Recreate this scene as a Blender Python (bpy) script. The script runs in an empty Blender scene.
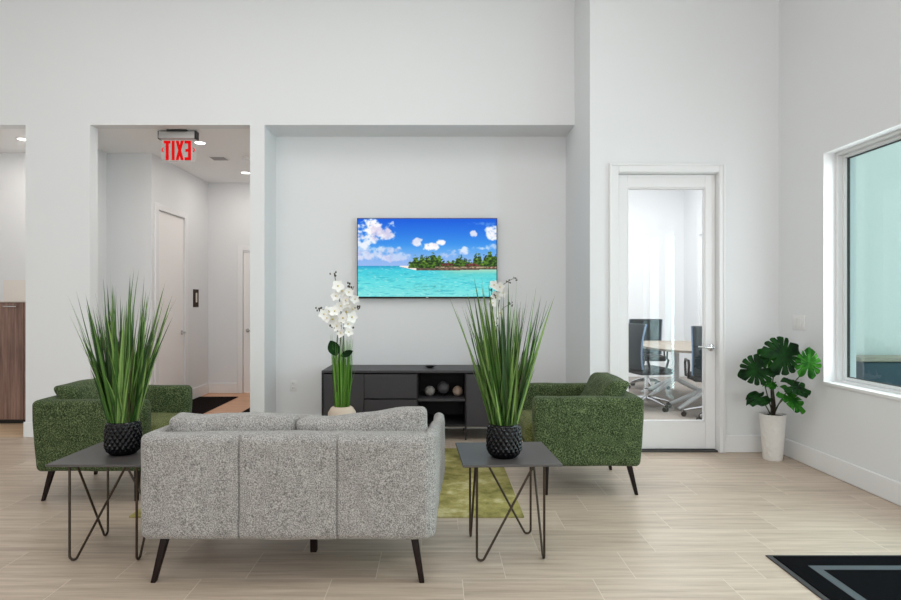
import bpy, bmesh, math, random
from mathutils import Vector, Matrix, noise

R = math.radians
PI = math.pi
scene = bpy.context.scene
COL = scene.collection
random.seed(7)

# ------------------------------------------------------------------ colour / materials
def lin(c):
    c = c / 255.0
    return c / 12.92 if c <= 0.04045 else ((c + 0.055) / 1.055) ** 2.4

def rgb(r, g, b):
    return (lin(r), lin(g), lin(b), 1.0)

class NT:
    """tiny helper round a node tree"""
    def __init__(self, name):
        self.m = bpy.data.materials.new(name)
        self.m.use_nodes = True
        self.t = self.m.node_tree
        self.b = self.t.nodes['Principled BSDF']
        self.out = self.t.nodes['Material Output']
    def n(self, kind, **kw):
        x = self.t.nodes.new(kind)
        for k, v in kw.items():
            setattr(x, k, v)
        return x
    def l(self, a, b):
        self.t.links.new(a, b)
    def math(self, op, a, b=None, c=None):
        x = self.n('ShaderNodeMath', operation=op)
        for i, v in enumerate((a, b, c)):
            if v is None:
                continue
            if isinstance(v, (int, float)):
                x.inputs[i].default_value = v
            else:
                self.l(v, x.inputs[i])
        return x.outputs[0]
    def ramp(self, fac, stops):
        x = self.n('ShaderNodeValToRGB')
        e = x.color_ramp.elements
        while len(e) < len(stops):
            e.new(0.5)
        for i, (p, c) in enumerate(stops):
            e[i].position = p
            e[i].color = c
        self.l(fac, x.inputs[0])
        return x.outputs[0]
    def mix(self, fac, a, b, blend='MIX'):
        x = self.n('ShaderNodeMix', data_type='RGBA', blend_type=blend)
        for i, v in ((0, fac), (6, a), (7, b)):
            if isinstance(v, (int, float, tuple)):
                x.inputs[i].default_value = v
            else:
                self.l(v, x.inputs[i])
        return x.outputs[2]
    def noise(self, vec, scale, detail=2.0, rough=0.5):
        x = self.n('ShaderNodeTexNoise')
        x.inputs['Scale'].default_value = scale
        x.inputs['Detail'].default_value = detail
        x.inputs['Roughness'].default_value = rough
        if vec is not None:
            self.l(vec, x.inputs['Vector'])
        return x.outputs['Fac']
    def obj_coord(self):
        return self.n('ShaderNodeTexCoord').outputs['Object']
    def bump(self, h, strength, dist=0.01):
        x = self.n('ShaderNodeBump')
        x.inputs['Strength'].default_value = strength
        x.inputs['Distance'].default_value = dist
        self.l(h, x.inputs['Height'])
        self.l(x.outputs[0], self.b.inputs['Normal'])

def plain(name, c, rough=0.5, metal=0.0, spec=0.5, bump=None):
    k = NT(name)
    k.b.inputs['Base Color'].default_value = c
    k.b.inputs['Roughness'].default_value = rough
    k.b.inputs['Metallic'].default_value = metal
    k.b.inputs['Specular IOR Level'].default_value = spec
    if bump:
        k.bump(k.noise(k.obj_coord(), bump[0], 3), bump[1], bump[2])
    return k.m

def emission(name, c, s):
    k = NT(name)
    k.b.inputs['Base Color'].default_value = (0, 0, 0, 1)
    k.b.inputs['Specular IOR Level'].default_value = 0.0
    k.b.inputs['Emission Color'].default_value = c
    k.b.inputs['Emission Strength'].default_value = s
    return k.m

def fabric(name, dark, mid, light, scale=140, bump=0.5, sheen=0.25):
    k = NT(name)
    co = k.obj_coord()
    a = k.noise(co, scale, 3, 0.65)
    b = k.noise(co, scale * 0.12, 2, 0.5)
    v = k.math('ADD', a, k.math('MULTIPLY', k.math('SUBTRACT', b, 0.5), 0.14))
    c = k.ramp(v, [(0.34, dark), (0.5, mid), (0.66, light)])
    k.l(c, k.b.inputs['Base Color'])
    k.b.inputs['Roughness'].default_value = 0.95
    k.b.inputs['Specular IOR Level'].default_value = 0.12
    k.b.inputs['Sheen Weight'].default_value = sheen
    k.bump(a, bump, 0.006)
    return k.m

def floor_mat():
    k = NT('plank_tile')
    pos = k.n('ShaderNodeNewGeometry').outputs['Position']
    s = k.n('ShaderNodeSeparateXYZ'); k.l(pos, s.inputs[0])
    X, Y = s.outputs[0], s.outputs[1]
    v = k.math('DIVIDE', k.math('SUBTRACT', Y, 2.818), 0.305)
    row = k.math('FLOOR', v)
    fv = k.math('SUBTRACT', v, row)
    u = k.math('DIVIDE', k.math('SUBTRACT', k.math('SUBTRACT', X, 0.936), k.math('MULTIPLY', row, 0.205)), 0.612)
    col = k.math('FLOOR', u)
    fu = k.math('SUBTRACT', u, col)
    du = k.math('MULTIPLY', k.math('MINIMUM', fu, k.math('SUBTRACT', 1.0, fu)), 0.612)
    dv = k.math('MULTIPLY', k.math('MINIMUM', fv, k.math('SUBTRACT', 1.0, fv)), 0.305)
    d = k.math('MINIMUM', du, dv)
    grout = k.math('LESS_THAN', d, 0.0017)
    ids = k.n('ShaderNodeCombineXYZ'); k.l(row, ids.inputs[0]); k.l(col, ids.inputs[1])
    wn = k.n('ShaderNodeTexWhiteNoise', noise_dimensions='3D'); k.l(ids.outputs[0], wn.inputs['Vector'])
    rnd = wn.outputs['Value']
    gv = k.n('ShaderNodeCombineXYZ')
    k.l(k.math('ADD', k.math('MULTIPLY', X, 1.1), k.math('MULTIPLY', rnd, 37.0)), gv.inputs[0])
    k.l(k.math('MULTIPLY', Y, 17.0), gv.inputs[1])
    k.l(k.math('MULTIPLY', rnd, 11.0), gv.inputs[2])
    g1 = k.noise(gv.outputs[0], 1.6, 5, 0.62)
    gv2 = k.n('ShaderNodeCombineXYZ')
    k.l(k.math('ADD', k.math('MULTIPLY', X, 3.0), k.math('MULTIPLY', rnd, 51.0)), gv2.inputs[0])
    k.l(k.math('MULTIPLY', Y, 120.0), gv2.inputs[1])
    g2 = k.noise(gv2.outputs[0], 1.0, 3, 0.6)
    g = k.math('ADD', k.math('MULTIPLY', g1, 0.75), k.math('MULTIPLY', g2, 0.25))
    g = k.math('ADD', g, k.math('MULTIPLY', k.math('SUBTRACT', rnd, 0.5), 0.10))
    c = k.ramp(g, [(0.24, rgb(150, 135, 121)), (0.47, rgb(183, 166, 149)), (0.72, rgb(207, 192, 175))])
    c = k.mix(grout, c, rgb(209, 196, 181))
    k.l(c, k.b.inputs['Base Color'])
    k.b.inputs['Roughness'].default_value = 0.42
    k.b.inputs['Specular IOR Level'].default_value = 0.4
    h = k.math('SUBTRACT', k.math('MINIMUM', k.math('DIVIDE', d, 0.003), 1.0), 0.0)
    k.bump(h, 0.5, 0.0015)
    return k.m

def wood_mat(name, c0, c1, c2, axis='Z', stretch=14.0, rough=0.45):
    k = NT(name)
    s = k.n('ShaderNodeSeparateXYZ'); k.l(k.obj_coord(), s.inputs[0])
    cmb = k.n('ShaderNodeCombineXYZ')
    for i, ax in enumerate('XYZ'):
        k.l(k.math('MULTIPLY', s.outputs[i], 1.2 if ax == axis else stretch * 2.0), cmb.inputs[i])
    g = k.noise(cmb.outputs[0], 1.5, 5, 0.6)
    k.l(k.ramp(g, [(0.3, c0), (0.5, c1), (0.7, c2)]), k.b.inputs['Base Color'])
    k.b.inputs['Roughness'].default_value = rough
    return k.m

def rug_mat():
    k = NT('rug_pile')
    co = k.obj_coord()
    a = k.noise(co, 3.2, 6, 0.68)
    b = k.noise(co, 9.0, 5, 0.7)
    f = k.noise(co, 220, 2, 0.6)
    c = k.ramp(k.math('ADD', k.math('MULTIPLY', a, 0.7), k.math('MULTIPLY', b, 0.3)),
               [(0.34, rgb(80, 86, 52)), (0.43, rgb(136, 130, 78)), (0.53, rgb(170, 160, 102)), (0.62, rgb(204, 195, 152))])
    c = k.mix(k.math('MULTIPLY', k.math('SUBTRACT', f, 0.35), 0.5), c, rgb(80, 84, 36))
    k.l(c, k.b.inputs['Base Color'])
    k.b.inputs['Roughness'].default_value = 1.0
    k.b.inputs['Specular IOR Level'].default_value = 0.05
    k.bump(f, 0.6, 0.006)
    return k.m

def blade_mat(name, c0, c1, c2, base):
    k = NT(name)
    ri = k.n('ShaderNodeNewGeometry').outputs['Random Per Island']
    c = k.ramp(ri, [(0.0, c0), (0.5, c1), (1.0, c2)])
    g = k.noise(k.obj_coord(), 40, 2)
    c = k.mix(k.math('MULTIPLY', g, 0.35), c, base)
    k.l(c, k.b.inputs['Base Color'])
    k.b.inputs['Roughness'].default_value = 0.42
    k.b.inputs['Specular IOR Level'].default_value = 0.45
    return k.m

def glass_mat(name, tint, ior=1.5, boost=1.0):
    k = NT(name)
    k.t.nodes.remove(k.b)
    fr = k.n('ShaderNodeFresnel'); fr.inputs['IOR'].default_value = ior
    tr = k.n('ShaderNodeBsdfTransparent'); tr.inputs[0].default_value = tint
    gl = k.n('ShaderNodeBsdfGlossy'); gl.inputs['Roughness'].default_value = 0.0
    mx = k.n('ShaderNodeMixShader')
    bf = k.n('ShaderNodeNewGeometry').outputs['Backfacing']
    k.l(k.math('MULTIPLY', k.math('MULTIPLY', fr.outputs[0], boost), k.math('SUBTRACT', 1.0, bf)), mx.inputs[0])
    k.l(tr.outputs[0], mx.inputs[1]); k.l(gl.outputs[0], mx.inputs[2])
    k.l(mx.outputs[0], k.out.inputs['Surface'])
    return k.m

def attr_emission(name, s):
    k = NT(name)
    a = k.n('ShaderNodeAttribute'); a.attribute_name = 'picture'
    k.b.inputs['Base Color'].default_value = (0.01, 0.01, 0.01, 1)
    k.b.inputs['Roughness'].default_value = 0.35
    k.b.inputs['Specular IOR Level'].default_value = 0.08
    k.l(a.outputs['Color'], k.b.inputs['Emission Color'])
    k.b.inputs['Emission Strength'].default_value = s
    return k.m

def leaf_mat(name, c0, c1):
    k = NT(name)
    g = k.noise(k.obj_coord(), 14, 3)
    k.l(k.ramp(g, [(0.35, c0), (0.65, c1)]), k.b.inputs['Base Color'])
    k.b.inputs['Roughness'].default_value = 0.55
    k.b.inputs['Specular IOR Level'].default_value = 0.1
    return k.m

WALL = plain('wall_paint', rgb(227, 229, 231), 0.85, spec=0.2, bump=(220, 0.06, 0.002))
TRIM = plain('trim_paint', rgb(231, 232, 233), 0.5, spec=0.4)
CEIL = plain('ceiling_paint', rgb(240, 240, 240), 0.9, spec=0.1)
FLOOR = floor_mat()
HALLFLOOR = wood_mat('hall_planks', rgb(196, 146, 112), rgb(214, 164, 128), rgb(226, 180, 146), 'X', 5, 0.4)
KITFLOOR = wood_mat('kitchen_planks', rgb(190, 160, 130), rgb(206, 178, 148), rgb(218, 192, 164), 'X', 5, 0.45)
CARPET = plain('office_carpet', rgb(160, 153, 146), 1.0, spec=0.05, bump=(300, 0.6, 0.004))
SOFA = fabric('grey_boucle', rgb(94, 92, 90), rgb(148, 146, 143), rgb(186, 184, 181), 185)
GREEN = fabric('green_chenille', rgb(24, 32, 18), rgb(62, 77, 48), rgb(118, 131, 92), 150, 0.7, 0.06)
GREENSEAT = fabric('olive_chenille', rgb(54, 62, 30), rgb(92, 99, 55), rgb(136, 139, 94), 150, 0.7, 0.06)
DARKWOOD = plain('dark_stained_wood', rgb(28, 17, 14), 0.5, spec=0.2)
BRONZE = plain('bronze_wire', rgb(62, 52, 42), 0.4, 0.6)
TABLETOP = plain('dark_grey_top', rgb(78, 75, 74), 0.42, spec=0.45, bump=(60, 0.03, 0.002))
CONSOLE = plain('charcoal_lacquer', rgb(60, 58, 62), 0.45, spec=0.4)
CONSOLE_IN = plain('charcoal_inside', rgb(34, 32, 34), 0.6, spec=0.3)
BLACKGLAZE = plain('black_glaze', rgb(4, 4, 8), 0.14, spec=0.3)
SOIL = plain('dark_soil', rgb(34, 26, 20), 1.0, bump=(80, 0.8, 0.01))
BLADE = blade_mat('grass_blades', rgb(22, 48, 16), rgb(62, 108, 36), rgb(142, 174, 96), rgb(34, 62, 24))
FINEBLADE = blade_mat('fine_grass', rgb(60, 112, 24), rgb(96, 154, 44), rgb(146, 192, 84), rgb(64, 116, 34))
DRYBLADE = blade_mat('brown_blades', rgb(78, 66, 52), rgb(104, 88, 70), rgb(80, 92, 46), rgb(60, 62, 36))
PETAL = plain('white_petal', rgb(238, 238, 234), 0.6, spec=0.2)
PISTIL = plain('yellow_pistil', rgb(206, 190, 120), 0.6)
BUD = plain('dark_bud', rgb(64, 60, 44), 0.5)
STEM = plain('orchid_stem', rgb(70, 72, 44), 0.5)
STONE = plain('cream_stone', rgb(206, 190, 172), 0.8, bump=(40, 0.4, 0.006))
MLEAF = leaf_mat('monstera_dark', rgb(6, 28, 8), rgb(20, 60, 16))
MLEAF2 = leaf_mat('monstera_bright', rgb(22, 76, 16), rgb(54, 118, 32))
MSTEM = plain('monstera_stem', rgb(52, 66, 30), 0.5)
MTRUNK = plain('monstera_trunk', rgb(44, 34, 24), 0.8, bump=(60, 0.6, 0.01))
WHITEPOT = plain('white_ceramic', rgb(236, 235, 232), 0.4, bump=(34, 1.0, 0.012))
BLACKPL = plain('black_plastic', rgb(16, 16, 18), 0.4)
CHROME = plain('chrome', rgb(215, 216, 218), 0.15, 1.0)
SILVER = plain('brushed_silver', rgb(178, 176, 174), 0.45, 0.4)
DOORP = plain('door_paint', rgb(232, 232, 233), 0.4, spec=0.4)
HALLDOOR = plain('hall_door_paint', rgb(240, 238, 237), 0.5)
GLASS = glass_mat('door_glass', (0.985, 0.99, 0.988, 1), 1.5, 1.8)
TEALGLASS = glass_mat('teal_glass', (0.845, 0.975, 0.972, 1), 1.5, 1.0)
CLEARPL = glass_mat('clear_acrylic', (0.95, 0.95, 0.95, 1), 1.45, 1.0)
_t = CLEARPL.node_tree
_mx = _t.nodes['Mix Shader']; _d = _t.nodes.new('ShaderNodeBsdfDiffuse'); _d.inputs[0].default_value = rgb(236, 236, 232)
_m2 = _t.nodes.new('ShaderNodeMixShader'); _m2.inputs[0].default_value = 0.12
_t.links.new(_mx.outputs[0], _m2.inputs[1]); _t.links.new(_d.outputs[0], _m2.inputs[2])
_t.links.new(_m2.outputs[0], _t.nodes['Material Output'].inputs['Surface'])
REDLET = emission('red_letter', rgb(232, 22, 24), 0.9)
CABWOOD = wood_mat('walnut_laminate', rgb(98, 74, 66), rgb(132, 103, 92), rgb(158, 128, 116), 'Z', 12)
QUARTZ = plain('pale_worktop', rgb(214, 206, 198), 0.35)
BACKSPL = plain('splash_tile', rgb(228, 222, 216), 0.4)
MATBLACK = plain('black_mat_pile', rgb(8, 9, 12), 1.0, spec=0.05, bump=(350, 0.7, 0.004))
MATRUB = plain('rubber_edge', rgb(44, 44, 44), 0.7)
MATGREY = plain('grey_mat_pile', rgb(88, 94, 98), 1.0, spec=0.05, bump=(350, 0.7, 0.004))
DARKRUN = plain('dark_runner', rgb(26, 20, 19), 1.0, spec=0.05, bump=(300, 0.6, 0.004))
RUG = rug_mat()
SPH_G = plain('grey_stone_ball', rgb(140, 136, 132), 0.6, bump=(60, 0.5, 0.004))
SPH_D = plain('dark_stone_ball', rgb(84, 82, 84), 0.55, bump=(60, 0.5, 0.004))
SPH_T = plain('tan_stone_ball', rgb(170, 148, 132), 0.6, bump=(60, 0.5, 0.004))
OUTLET = plain('white_plastic', rgb(226, 226, 226), 0.35)
SLOT = plain('socket_slot', rgb(60, 60, 60), 0.6)
BROWNSIGN = plain('brown_sign', rgb(50, 34, 22), 0.6, spec=0.2)
SIGNWHITE = plain('sign_white', rgb(226, 222, 214), 0.5)
LAMPWHITE = emission('lamp_lens', (1, 0.97, 0.93, 1), 6.0)
VENT = plain('vent_grey', rgb(150, 148, 146), 0.5)
OFFBLACK = plain('chair_mesh', rgb(24, 40, 46), 0.55, bump=(300, 0.3, 0.002))
OFFSEAT = plain('chair_seat', rgb(20, 24, 30), 0.8)
OFFEDGE = plain('chair_shell', rgb(120, 146, 176), 0.3, 0.2)
MEETTOP = wood_mat('pale_oak_top', rgb(122, 113, 102), rgb(144, 134, 121), rgb(162, 152, 138), 'Y', 6)
WHITEMETAL = plain('white_metal', rgb(220, 224, 226), 0.35)
STUCCO = plain('outside_stucco', rgb(232, 236, 232), 0.95, bump=(40, 0.25, 0.01))
PAVING = plain('outside_paving', rgb(150, 148, 140), 0.9, bump=(30, 0.3, 0.01))
LEDGEBLUE = plain('ledge_blue', rgb(62, 82, 96), 0.6)
LEDGETAN = plain('ledge_cap', rgb(176, 164, 150), 0.6)

# ------------------------------------------------------------------ mesh builder
class MB:
    def __init__(self):
        self.bm = bmesh.new()
        self.mi = 0
    def face(self, vs):
        try:
            f = self.bm.faces.new(vs); f.material_index = self.mi; return f
        except ValueError:
            return None
    def box(self, x0, x1, y0, y1, z0, z1, bev=0.0, seg=2, M=None):
        n0 = len(self.bm.verts)
        vs = [self.bm.verts.new(Vector(p)) for p in
              [(x0, y0, z0), (x1, y0, z0), (x1, y1, z0), (x0, y1, z0), (x0, y0, z1), (x1, y0, z1), (x1, y1, z1), (x0, y1, z1)]]
        fs = [self.face([vs[i] for i in q]) for q in
              [(0, 3, 2, 1), (4, 5, 6, 7), (0, 1, 5, 4), (1, 2, 6, 5), (2, 3, 7, 6), (3, 0, 4, 7)]]
        if bev > 0:
            es = list({e for f in fs for e in f.edges})
            bmesh.ops.bevel(self.bm, geom=es, offset=bev, segments=seg, affect='EDGES', profile=0.5)
        if M is not None:
            self.bm.verts.ensure_lookup_table()
            for v in self.bm.verts[n0:] if bev == 0 else [v for v in self.bm.verts if v.index == -1 or True][n0:]:
                v.co = M @ v.co
        return self
    def soft(self, x0, x1, y0, y1, z0, z1, r, n=(8, 8, 8), puff=(0, 0, 0), fn=None, extra=None):
        c = Vector(((x0 + x1) / 2, (y0 + y1) / 2, (z0 + z1) / 2))
        h = [(x1 - x0) / 2, (y1 - y0) / 2, (z1 - z0) / 2]
        rr = [min(r, a * 0.999) for a in h]
        T = []
        for i in range(3):
            k = rr[i] / h[i]
            e = [-1, -1 + k * 0.13, -1 + k * 0.4, -1 + k * 0.7, -1 + k]
            inner = [-1 + k + (2 - 2 * k) * j / n[i] for j in range(1, n[i])]
            t = e + inner + [-a for a in reversed(e)]
            if extra and extra[i]:
                t = t + [(q - c[i]) / h[i] for q in extra[i]]
            t = sorted(set(round(a, 6) for a in t))
            T.append(t)
        cache = {}
        def V(p):
            key = (round(p[0], 5), round(p[1], 5), round(p[2], 5))
            if key in cache:
                return cache[key]
            q = [h[i] * p[i] for i in range(3)]
            inn = [max(-(h[i] - rr[i]), min(h[i] - rr[i], q[i])) for i in range(3)]
            d = Vector([(q[i] - inn[i]) / rr[i] for i in range(3)])
            if d.length > 1e-9:
                d.normalize()
            w = Vector([inn[i] + d[i] * rr[i] for i in range(3)])
            u = p
            w.x += puff[0] * u[0] * (1 - u[1] ** 2) * (1 - u[2] ** 2)
            w.y += puff[1] * u[1] * (1 - u[0] ** 2) * (1 - u[2] ** 2)
            w.z += puff[2] * u[2] * (1 - u[0] ** 2) * (1 - u[1] ** 2)
            w = w + c
            if fn:
                w = Vector(fn(w))
            cache[key] = self.bm.verts.new(w)
            return cache[key]
        for ax in range(3):
            a, b = [i for i in range(3) if i != ax]
            for s in (-1, 1):
                for i in range(len(T[a]) - 1):
                    for j in range(len(T[b]) - 1):
                        q = []
                        for (ii, jj) in ((i, j), (i + 1, j), (i + 1, j + 1), (i, j + 1)):
                            p = [0, 0, 0]; p[ax] = s; p[a] = T[a][ii]; p[b] = T[b][jj]
                            q.append(V(p))
                        flip = (s > 0) == (ax == 1)
                        if flip:
                            q.reverse()
                        if len(set(q)) == 4:
                            self.face(q)
        return self
    def tube(self, path, rad, seg=10, cap=True):
        P = [Vector(p) for p in path]
        n = len(P)
        if not hasattr(rad, '__len__'):
            rad = [rad] * n
        rings = []
        up = None
        for i in range(n):
            t = (P[min(i + 1, n - 1)] - P[max(i - 1, 0)])
            if t.length < 1e-9:
                t = Vector((0, 0, 1))
            t.normalize()
            if up is None:
                a = Vector((0, 0, 1)) if abs(t.z) < 0.9 else Vector((1, 0, 0))
                up = (a - t * a.dot(t)).normalized()
            else:
                up = up - t * up.dot(t)
                up.normalize()
            s = t.cross(up)
            rings.append([self.bm.verts.new(P[i] + (up * math.cos(2 * PI * k / seg) + s * math.sin(2 * PI * k / seg)) * rad[i]) for k in range(seg)])
        for i in range(n - 1):
            for k in range(seg):
                self.face([rings[i][k], rings[i][(k + 1) % seg], rings[i + 1][(k + 1) % seg], rings[i + 1][k]])
        if cap:
            self.face(list(reversed(rings[0]))); self.face(rings[-1])
        return self
    def lathe(self, prof, seg=48, c=(0, 0, 0), fn=None, axis='Z'):
        rings = []
        for (r, z) in prof:
            ring = []
            for k in range(seg):
                a = 2 * PI * k / seg
                rr = fn(r, z, a) if fn else r
                if axis == 'Z':
                    p = Vector((rr * math.cos(a), rr * math.sin(a), z))
                elif axis == 'Y':
                    p = Vector((rr * math.cos(a), z, -rr * math.sin(a)))
                else:
                    p = Vector((z, rr * math.cos(a), rr * math.sin(a)))
                ring.append(self.bm.verts.new(p + Vector(c)))
            rings.append(ring)
        for i in range(len(rings) - 1):
            for k in range(seg):
                self.face([rings[i][k], rings[i][(k + 1) % seg], rings[i + 1][(k + 1) % seg], rings[i + 1][k]])
        self.face(list(reversed(rings[0]))); self.face(rings[-1])
        return self
    def ball(self, c, r, u=16, v=10, s=(1, 1, 1), M=None):
        m = Matrix.Translation(Vector(c)) @ (M or Matrix.Identity(4)) @ Matrix.Diagonal((r * s[0], r * s[1], r * s[2], 1))
        k = bmesh.ops.create_uvsphere(self.bm, u_segments=u, v_segments=v, radius=1.0, matrix=m)
        for vv in k['verts']:
            for f in vv.link_faces:
                f.material_index = self.mi
        return self
    def prism(self, pts, z0, z1):
        a = [self.bm.verts.new((x, y, z0)) for x, y in pts]
        b = [self.bm.verts.new((x, y, z1)) for x, y in pts]
        n = len(pts)
        self.face(list(reversed(a))); self.face(b)
        for i in range(n):
            self.face([a[i], a[(i + 1) % n], b[(i + 1) % n], b[i]])
        return self
    def build(self, name, mat, parent=None, loc=None, smooth=True, angle=40):
        me = bpy.data.meshes.new(name)
        bmesh.ops.recalc_face_normals(self.bm, faces=self.bm.faces[:])
        self.bm.to_mesh(me); self.bm.free()
        for m in (mat if isinstance(mat, (list, tuple)) else [mat]):
            me.materials.append(m)
        if smooth:
            for p in me.polygons:
                p.use_smooth = True
            try:
                me.set_sharp_from_angle(angle=R(angle))
            except Exception:
                pass
        o = bpy.data.objects.new(name, me)
        COL.objects.link(o)
        if parent is not None:
            o.parent = parent
        if loc is not None:
            o.location = loc
        return o

def tag(o, label, cat, group=None, kind=None):
    o['label'] = label; o['category'] = cat
    if group: o['group'] = group
    if kind: o['kind'] = kind
    return o

def thing(name, label, cat, loc=(0, 0, 0), rz=0.0, group=None):
    o = bpy.data.objects.new(name, None)
    o.empty_display_size = 0.1
    COL.objects.link(o)
    o.location = loc; o.rotation_euler = (0, 0, rz)
    return tag(o, label, cat, group)

def struct(name, mb, mat, label=None, cat=None, smooth=False):
    o = mb.build(name, mat, smooth=smooth)
    o['kind'] = 'structure'
    o['label'] = label or name.replace('_', ' ')
    o['category'] = cat or name.split('_')[0]
    return o

def kids(o):
    return [c for c in bpy.data.objects if c.parent == o]

def copy_tree(o, parent=None):
    c = o.copy(); COL.objects.link(c)
    if parent is not None:
        c.parent = parent
    for ch in kids(o):
        copy_tree(ch, c)
    return c

# ------------------------------------------------------------------ camera
H = 1.30
cam = bpy.data.cameras.new('camera')
cam.sensor_width = 36.0
cam.lens = 600.0 / 901.0 * 36.0
cam.shift_x = 13.5 / 901.0
cam.shift_y = 2.0 / 901.0
cam.clip_start = 0.05
co = bpy.data.objects.new('camera', cam)
COL.objects.link(co)
co.location = (0, 0, H); co.rotation_euler = (R(90), 0, 0)
scene.camera = co

# ------------------------------------------------------------------ the setting
YM = 5.76      # main wall plane
YD = 5.19      # wall that holds the glass door
YN = 6.165     # niche back
XR = 2.96      # right wall plane
XB = 1.3235    # niche right return
HD = 3.0       # header height
CZ = 4.5
B = MB().box(-6.5, XR, -5.0, YM, -0.12, 0).box(-1.66, XB, YM, YN, -0.12, 0)
struct('floor', B, FLOOR, 'pale wood-look tile floor of the lounge', 'floor')
struct('floor_hall', MB().box(-3.86, -1.66, YM, 8.7, -0.12, 0), HALLFLOOR, 'warm orange-tan floor of the corridor', 'floor')
struct('floor_kitchen', MB().box(-6.5, -3.86, YM, 8.7, -0.12, 0), KITFLOOR, 'tan floor of the kitchenette', 'floor')
struct('floor_office', MB().box(XB + 0.07, 4.4, YD, 10.6, -0.12, 0.0), CARPET, 'grey carpet of the meeting room behind the glass door', 'floor')
struct('ceiling', MB().box(-6.6, XR + 0.25, -5.1, YM + 0.14, CZ, CZ + 0.12), CEIL, 'high white lounge ceiling', 'ceiling')
struct('ceiling_hall', MB().box(-6.5, -1.66, YM + 0.13, 8.7, HD, HD + 0.12), CEIL, 'low hallway ceiling', 'ceiling')
struct('ceiling_office', MB().box(XB + 0.07, 4.5, YD + 0.13, 10.7, 3.6, 3.72), CEIL, 'meeting room ceiling', 'ceiling')

TW = 0.13
b = MB()
b.box(-6.5, XB, YM, YM + TW, HD, CZ)                  # header over everything
b.box(-3.95, -3.33, YM, YM + TW, 0, HD)               # wide pillar
b.box(-1.795, -1.656, YM, YN + 0.15, 0, HD)           # thin pillar and niche side
b.box(-6.5, -5.6, YM, YM + TW, 0, HD)
struct('wall_back', b, WALL, 'tall white wall with two hall openings and the media niche', 'wall')
b = MB()
b.box(-1.656, XB, YN, YN + 0.15, 0, HD)
b.box(-1.656, XB, YM + TW, YN + 0.15, HD, HD + 0.15)
struct('wall_niche', b, WALL, 'recessed white wall behind the television', 'wall')
# wall with glass door: opening X 1.555..2.445, Z 0..2.43
b = MB()
b.box(XB, 1.555, YD, YD + 0.14, 0, CZ)
b.box(2.445, XR, YD, YD + 0.14, 0, CZ)
b.box(1.555, 2.445, YD, YD + 0.14, 2.43, CZ)
b.box(XB, XB + 0.14, YD + 0.14, YN + 0.15, 0, CZ)     # return beside the niche
struct('wall_door_side', b, WALL, 'white wall around the glass door', 'wall')
# right wall with window (Y 3.72..4.6, Z .68..2.44) and glazed entrance (Y 1.95..3.05, Z 0..2.25)
WY0, WY1, WZ0, WZ1 = 3.66, 4.595, 0.68, 2.441
DY0, DY1, DZ1 = 1.9, 3.02, 2.26
XO = XR + 0.25
b = MB()
b.box(XR, XO, WY1, YD + 0.14, 0, CZ)
b.box(XR, XO, WY0, WY1, 0, WZ0).box(XR, XO, WY0, WY1, WZ1, CZ)
b.box(XR, XO, DY1, WY0, 0, CZ)
b.box(XR, XO, DY0, DY1, DZ1, CZ)
b.box(XR, XO, -5.0, DY0, 0, 2.6).box(XR, XO, -5.0, -2.2, 2.6, CZ).box(XR, XO, 0.8, DY0, 2.6, CZ).box(XR, XO, -2.2, 0.8, 4.2, CZ)
struct('wall_right', b, WALL, 'white side wall with the window', 'wall')
struct('wall_left', MB().box(-6.65, -6.5, -5.0, 8.7, 0, CZ), WALL, 'white wall at the far left', 'wall')
b = MB()
b.box(-6.5, XR, -5.15, -5.0, 3.1, CZ).box(-6.5, -5.4, -5.15, -5.0, 0, 3.1).box(2.2, XR, -5.15, -5.0, 0, 3.1).box(-1.8, -1.4, -5.15, -5.0, 0, 3.1)
struct('wall_front', b, WALL, 'white wall behind the viewer with two wide openings', 'wall')
# hallway walls
b = MB()
b.box(-6.5, -3.26, 6.85, 6.99, 0, HD)
struct('wall_hall_front', b, WALL, 'short hall wall beside the kitchenette', 'wall')
b = MB(); b.box(-3.95, -3.77, YM + TW, 6.85, 0, HD)
struct('wall_hall_left', b, WALL, 'wall between kitchenette and hall', 'wall')
b = MB()
b.box(-3.40, -3.26, 6.99, 7.0, 0, HD).box(-3.40, -3.26, 7.74, 8.7, 0, HD).box(-3.40, -3.26, 7.0, 7.74, 2.378, HD)
struct('wall_corridor_left', b, WALL, 'corridor wall with a flush door', 'wall')
b = MB()
b.box(-3.40, -2.765, 8.55, 8.69, 0, HD).box(-1.9, -1.66, 8.55, 8.69, 0, HD).box(-2.765, -1.9, 8.55, 8.69, 2.03, HD)
struct('wall_corridor_end', b, WALL, 'end wall of the corridor', 'wall')
struct('wall_corridor_right', MB().box(-1.795, -1.66, YN + 0.15, 8.55, 0, HD), WALL, 'right wall of the corridor', 'wall')
# meeting room
b = MB()
b.box(XB, 4.4, 10.45, 10.6, 0, 3.6)
struct('wall_office_back', b, WALL, 'back wall of the meeting room', 'wall')
b = MB()
b.box(4.3, 4.45, YD + 0.14, 7.2, 0, 3.6).box(4.3, 4.45, 9.86, 10.6, 0, 3.6).box(4.3, 4.45, 7.2, 9.86, 2.40, 3.6).box(4.3, 4.45, 7.2, 9.86, 0, 0.1)
struct('wall_office_right', b, WALL, 'window wall of the meeting room', 'wall')
struct('wall_office_left', MB().box(XB, XB + 0.14, YN + 0.15, 10.45, 0, 3.6), WALL, 'left wall of the meeting room', 'wall')
# outside of the meeting room, seen through the window
struct('wall_outside', MB().box(XO, 4.45, YD, YD + 0.14, 0, 4.6), STUCCO, 'pale outside wall seen through the window', 'wall')
struct('ground_outside', MB().box(XO, 14, -6, YD, -0.14, -0.02), PAVING, 'outside paving', 'ground')

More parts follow.
